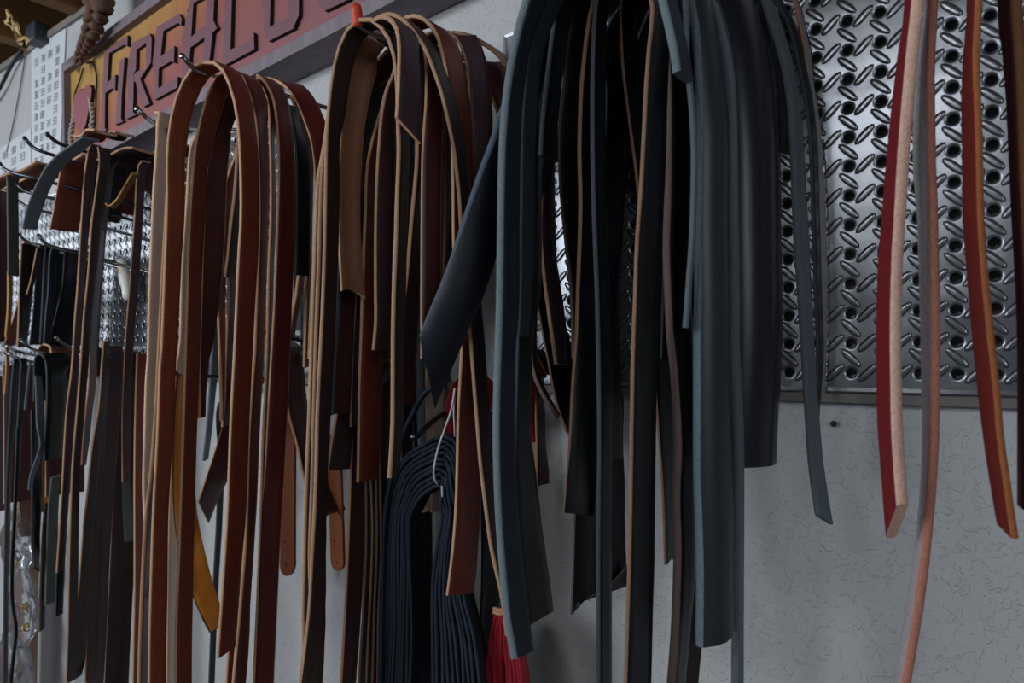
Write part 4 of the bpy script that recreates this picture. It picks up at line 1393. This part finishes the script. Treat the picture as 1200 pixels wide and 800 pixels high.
S('pale grey tag end below the plum strap that hangs alone at left', 0.081, '143.6 562 153,144 600 156,146 635 159', 'olive', w=0.015, group=G5, t=0.002)
S('plum flap folded over the hook rod beside the top of the pale strap', 0.075, '160 187 0,162 190 181,163 200 180,168 222 179', 'plum', w=0.024, group=G5, t=0.003, e1=0.006)
S('brown strap in shadow behind the bottom of the pale strap', 0.085, '160 414 173,158 480 171,157 560 170,157 700 168,154 830 166', 'chestnut', w=0.022, group=G5, t=0.004)
S('slate-blue strap draped from the upper far-left hook down left to a square end', 0.215,
  '96 160 0,90 164 96,81 171 92,68 180 83,60 188 74,52 198 67,45 211 60.5,38 226 53.5,30 248 47.5,26 268 41.5', 'slate', w=0.024, group=G5, t=0.0035, hook=None)
S('olive-grey strap hanging from the hook at the left edge of the frame', 0.200,
  '7 205 0,8 214 21,8.5 250 21.5,9 298 22,9 322 22', 'olive', w=0.021, group=G5, t=0.003)
S('rust-brown scrap hanging behind the slate-blue strap among the far-left hooks', 0.165, '72 188 0,66 225 0,58 268 0', 'rust', w=0.045, group=G5, t=0.0035)
S('dark brown scrap hanging behind the hook rods at far left', 0.100, '112 188 0,108 225 0,103 256 0', 'espresso', w=0.055, group=G5, t=0.0035)
S('chestnut scrap on the hook row next to the tread plate at far left', 0.060, '136 194 0,133 222 0,129 248 0', 'chestnut', w=0.048, group=G5, t=0.003)
S('small tan hooked offcut hanging between the hook rods', 0.120, '154 203 161,149 212 156,143 222 148,136 234 142,127 241 133,123 238 128', 'tan', w=0.013, group=G5, t=0.003)


def lying(label, x0, x1, d, w, z, key):
    P = [Vector((x0 + (x1 - x0) * k / 5, -d, ZC + z + 0.003 * math.sin(k * 2 + x0 * 9))) for k in range(6)]
    sp = [q for q, u in spline(P, 18)]
    o = ribbon('leather_strap', sp, [0.0] * 18, None, w, 0.004, strap_mats(key), 0.002)
    recentre(o, sp[0])
    tag(o, label, 'strap', 'leather offcuts lying across the far-left hooks')


lying('rust-brown folded offcut on the upper far-left hook at the top of the plum strap', -1.245, -1.165, 0.172, 0.035, 0.366, 'rust')
lying('dark brown rolled offcut on the upper far-left hook behind the rust-brown one', -1.225, -1.175, 0.136, 0.030, 0.374, 'espresso')
lying('brown offcut lying across the hook rods under the bottom rail of the sign', -1.33, -1.155, 0.118, 0.050, 0.349, 'espresso')
lying('dark offcut lying across the hook rods next to the wall', -1.62, -1.12, 0.060, 0.045, 0.360, 'espresso')
lying('tan offcut lying on the hook above the olive strap', -1.75, -1.42, 0.165, 0.030, 0.357, 'suede')
lying('rust offcut lying across the left hooks behind the slate-blue strap', -1.72, -1.33, 0.125, 0.040, 0.362, 'rust')

G6 = 'navy and black straps bunched on the lower far-left hooks'
S('navy strap of the far-left bunch, leftmost of the navy ones', 0.150, '47 287 0,43 296 53,41 330 52,38 370 49,34 404 46', 'navy_dark', w=0.02, t=0.003, group=G6)
S('black strap between the navy ones in the far-left bunch', 0.140, '53 289 0,52 300 60,50 340 58,47 402 52', 'black', w=0.018, group=G6)
S('blue-black strap in the middle of the far-left bunch', 0.146, '60 291 0,58 300 66,56 340 65,53 370 62,51 402 60', 'navy_dark', w=0.016, t=0.003, group=G6)
S('wide black strap with a curving pale edge at the right of the far-left bunch', 0.125, '76 292 0,75 300 95,73 330 94,68 355 92,62 380 90,55 403 86', 'black', w=0.04, group=G6, t=0.003)
S('wide black filler strap added behind the navy ones of the far-left bunch', 0.118, '48 288 0,45 340 0,40 404 0', 'black', w=0.088, group=G6, t=0.003)  # filler strap added so the bunch closes up dark over the plate
S('dark brown strap with a tan edge left of the far-left navy bunch', 0.140, '28 284 0,25 284 0,24 296 42,22 340 38,21 380 34,20 407 30', 'espresso', w=0.03, group=G6)
S('short brown strap with a thin tan edge ending beside the navy strap at far left', 0.152, '43 290 0,42 296 46,36 326 41,31 345 36', 'espresso', w=0.01, group=G6, t=0.003)
S('golden-tan narrow strap under the olive strap at far left', 0.150, '9 318 14,9 360 13,6 395 11', 'tan', w=0.012, group=G6)
S('dark strap behind the olive strap at the left edge of the frame', 0.120, '-2 222 12,-3 300 14,-4 400 12', 'maroon', w=0.03, group=G6)
S('brown strap leaning in shadow under the golden-tan one at far left', 0.10, '24 340 34,14 375 28,4 404 22', 'chestnut', w=0.02, group=G6)
S('rust-brown strap folded flat over the low far-left hook', 0.120, '43 418 0,44 410 0,48 404 0,54 404 66,58 406 68,60 414 70', 'rust', w=0.045, group=G6)
S('black looped strap with a slate edge on the low far-left hook', 0.150, '39 470 0,39 440 0,40 420 0,43.5 415 0,47.5 415 0,52 421 0,54 432 76,54.4 450 78,54 480 77,52 510 76,51 540 74', 'black', w=0.045, group=G6)
S('slate-grey twisted strap inside the black loop, ending in a curled tip', 0.158, '41 440 48,42 470 52,43 500 51,47 520 50,43 535 49,38 548 47,34 562 42,33.5 574 38', 'slate', w=0.018, group=G6, t=0.003, taper=0.4)
S('black strap hanging straight behind the curled slate tip at far left', 0.130, '36 480 50,37 560 48,37 600 48,37 640 46,40 664 44', 'black', w=0.022, group=G6, e1=0.008)
S('thin black strap with a slate edge left of the black loop', 0.148, '22 420 0,24 424 30,22 460 28,19 520 24,18 552 23', 'black', w=0.012, group=G6)
S('thin slate lace hanging short beside the black loop at far left', 0.150, '34 424 36,31 450 34,28 480 30', 'slate', w=0.004, group=G6, t=0.003)
S('black strap running down in a long curve past the plastic bags at the left edge', 0.155, '16 420 0,14 440 20,11 490 17,8 545 13,6 620 11,5 700 9,4 830 8', 'black', w=0.013, group=G6)
S('black cord-like strap bowing in front of the plastic bags', 0.160, '19 500,17 560 20,14 620 17,12 660 15,12 704 15,16.5 739 19,14 765 17,10.5 800 13,9 830 12', 'black', w=0.006, group=G6, t=0.004)
S('tan narrow strap dangling from the low hook at the left edge', 0.145, '6 407 10,7 430 10,5 462 8', 'tan', w=0.01, group=G6, t=0.003)
S('plum-black strap behind the low hooks at the left edge', 0.09, '-6 440 14,-4 520 14,-6 600 10', 'plum', w=0.035, group=G6)
S('yellow-tan strap end behind the black straps at far left', 0.095, '50 540 61,49 570 60,49 600 57', 'orange', w=0.022, group=G6)
S('brown strap end behind the black straps above the plastic bags', 0.075, '22 560 38,21 600 37,20 632 36', 'rust', w=0.03, group=G6)
S('dark grey strap with a square end beside the long black strap end', 0.105, '60 560 70,56 600 68,54 660 67,52.5 709 65', 'olive', w=0.024, group=G6)
S('dark charcoal strap with a worn pale edge beside the plastic bags', 0.110, '52 590 62,49 640 56,47 690 53,46 740 51', 'char_suede', w=0.02, group=G6)
S('black strip in the shadow left of the plum strap at far left', 0.07, '66 410 84,62 480 80,60 545 76', 'black', w=0.04, group=G6)

S('wide dark brown filler strap added in the shadow behind the far-left black loop', 0.115, '3 428 0,4 500 0,4 590 0', 'maroon', w=0.085, group=G6)  # filler strap added to darken the wall gap behind the loop
S('dark brown filler strap added in the shadow behind the long plum strap', 0.098, '52 424 0,53 520 0,53 582 0', 'maroon', w=0.070, group=G6)  # added filler darkening the bare wall beside the plum strap

# white and yellow handled tool on the plate, left of the pale strap
M_WHITEPL = plain('white_plastic', (216, 214, 206), 0.4)
M_YELLOW = plain('yellow_plastic', (232, 168, 40), 0.4)
tt = empty('hand_tool', at(143, 310, 0.03))
tag(tt, 'hand tool with a white and yellow handle hanging on the tread plate at left', 'tool')
o_ = tt.location
tube_mesh('handle', [at(142, 306, 0.03) - o_, at(146, 320, 0.032) - o_, at(149, 338, 0.032) - o_, at(151, 352, 0.03) - o_], [0.009, 0.012, 0.010, 0.006], M_WHITEPL, 12, tt, 14)
tube_mesh('grip_inlay', [at(139.5, 314, 0.034) - o_, at(143, 326, 0.037) - o_, at(147, 338, 0.035) - o_], [0.004, 0.0062, 0.0035], M_YELLOW, 10, tt, 10)
tube_mesh('shank', [at(118, 303, 0.02) - o_, at(130, 305, 0.026) - o_, at(142, 307, 0.03) - o_], 0.0022, M_STEEL, 8, tt)

# clear bags of small fittings and a brown card at the lower left
M_BAG, ntb, bb = new_mat('clear_polythene')
bb.inputs['Base Color'].default_value = (0.80, 0.82, 0.86, 1)
bb.inputs['Roughness'].default_value = 0.12
bb.inputs['Transmission Weight'].default_value = 0.93
bb.inputs['IOR'].default_value = 1.18
M_BRASS = plain('brass', (190, 150, 70), 0.3, 1.0, 0.1, 60)
M_CARD = plain('brown_card', (96, 68, 52), 0.85, 0, 0.15, 20)


def bag(label, x, y, d, rx, rz, seed):
    org = at(x, y, d)
    e = empty('plastic_bag', org)
    tag(e, label, 'bag')
    bm = bmesh.new()
    bmesh.ops.create_icosphere(bm, subdivisions=4, radius=1.0)
    for v in bm.verts:
        p = v.co.copy()
        f = 1 + 0.22 * noise.noise(p * 2.1 + Vector((seed, 0, 0))) + 0.13 * abs(noise.noise(p * 5.5 + Vector((seed, 2, 0)))) * 2
        k = 1.0 if p.z < 0.1 else 1.0 - 0.72 * ((p.z - 0.1) / 0.9) ** 0.7
        v.co = Vector((p.x * rx * f * k, p.y * 0.024 * f * k, p.z * rz * (1 + 0.05 * f)))
    me = bpy.data.meshes.new('film')
    bm.to_mesh(me); bm.free()
    me.materials.append(M_BAG)
    me.polygons.foreach_set('use_smooth', [True] * len(me.polygons))
    o = bpy.data.objects.new('film', me)
    COL.objects.link(o); o.parent = e
    rnd = random.Random(seed)
    for k in range(9):
        c = Vector((rnd.uniform(-0.5, 0.5) * rx, rnd.uniform(-0.008, 0.008), rnd.uniform(-0.6, -0.05) * rz))
        R = 0.008
        pts = [c + Vector((math.cos(a) * R, 0.2 * math.sin(a * 2 + k) * R, math.sin(a) * R)) for a in [2 * math.pi * q / 9 for q in range(9)]]
        tube_mesh('fitting', pts, 0.0018, M_BRASS if k % 3 == 0 else M_STEEL, 6, e, 16)
    return e


bag('clear plastic bag of small metal fittings, upper one above the curved black cord', 20, 628, 0.075, 0.055, 0.085, 1)
bag('clear plastic bag of small metal fittings, middle one with bright crumpled folds', 27, 705, 0.09, 0.045, 0.090, 5)
bag('clear plastic bag of small metal fittings, lowest one at the bottom left corner', 16, 772, 0.085, 0.075, 0.095, 9)
cd = box('display_card', (-0.085, -0.001, -0.24), (0.04, 0.001, 0.20), M_CARD, None, 0.0006)
cd.location = at(36, 716, 0.035)
tag(cd, 'large brown card hanging behind the clear plastic bags', 'card')

nl = empty('nail', at(978, 496, -WY))
tag(nl, 'small dark nail in the bare wall beside the tip of the slate-edged strap', 'nail')
tube_mesh('shank', [(0, 0.0, 0), (0, -0.003, 0)], 0.0012, M_DARKST, 8, nl)
tube_mesh('head', [(0, -0.003, 0), (0, -0.0034, 0), (0, -0.0042, 0)], 0.0028, plain('rusty_iron', (60, 48, 42), 0.7), 10, nl, 4)
S('black filler strap added between the reddish-brown square end and the big loop', 0.066, '564 500 0,565 600 0,564 700 0,560 780 0,558 830 0', 'black', w=0.030, group=G2, t=0.003, hook='low_navy_hook')  # filler strap added to cover bright wall with black, like the laces
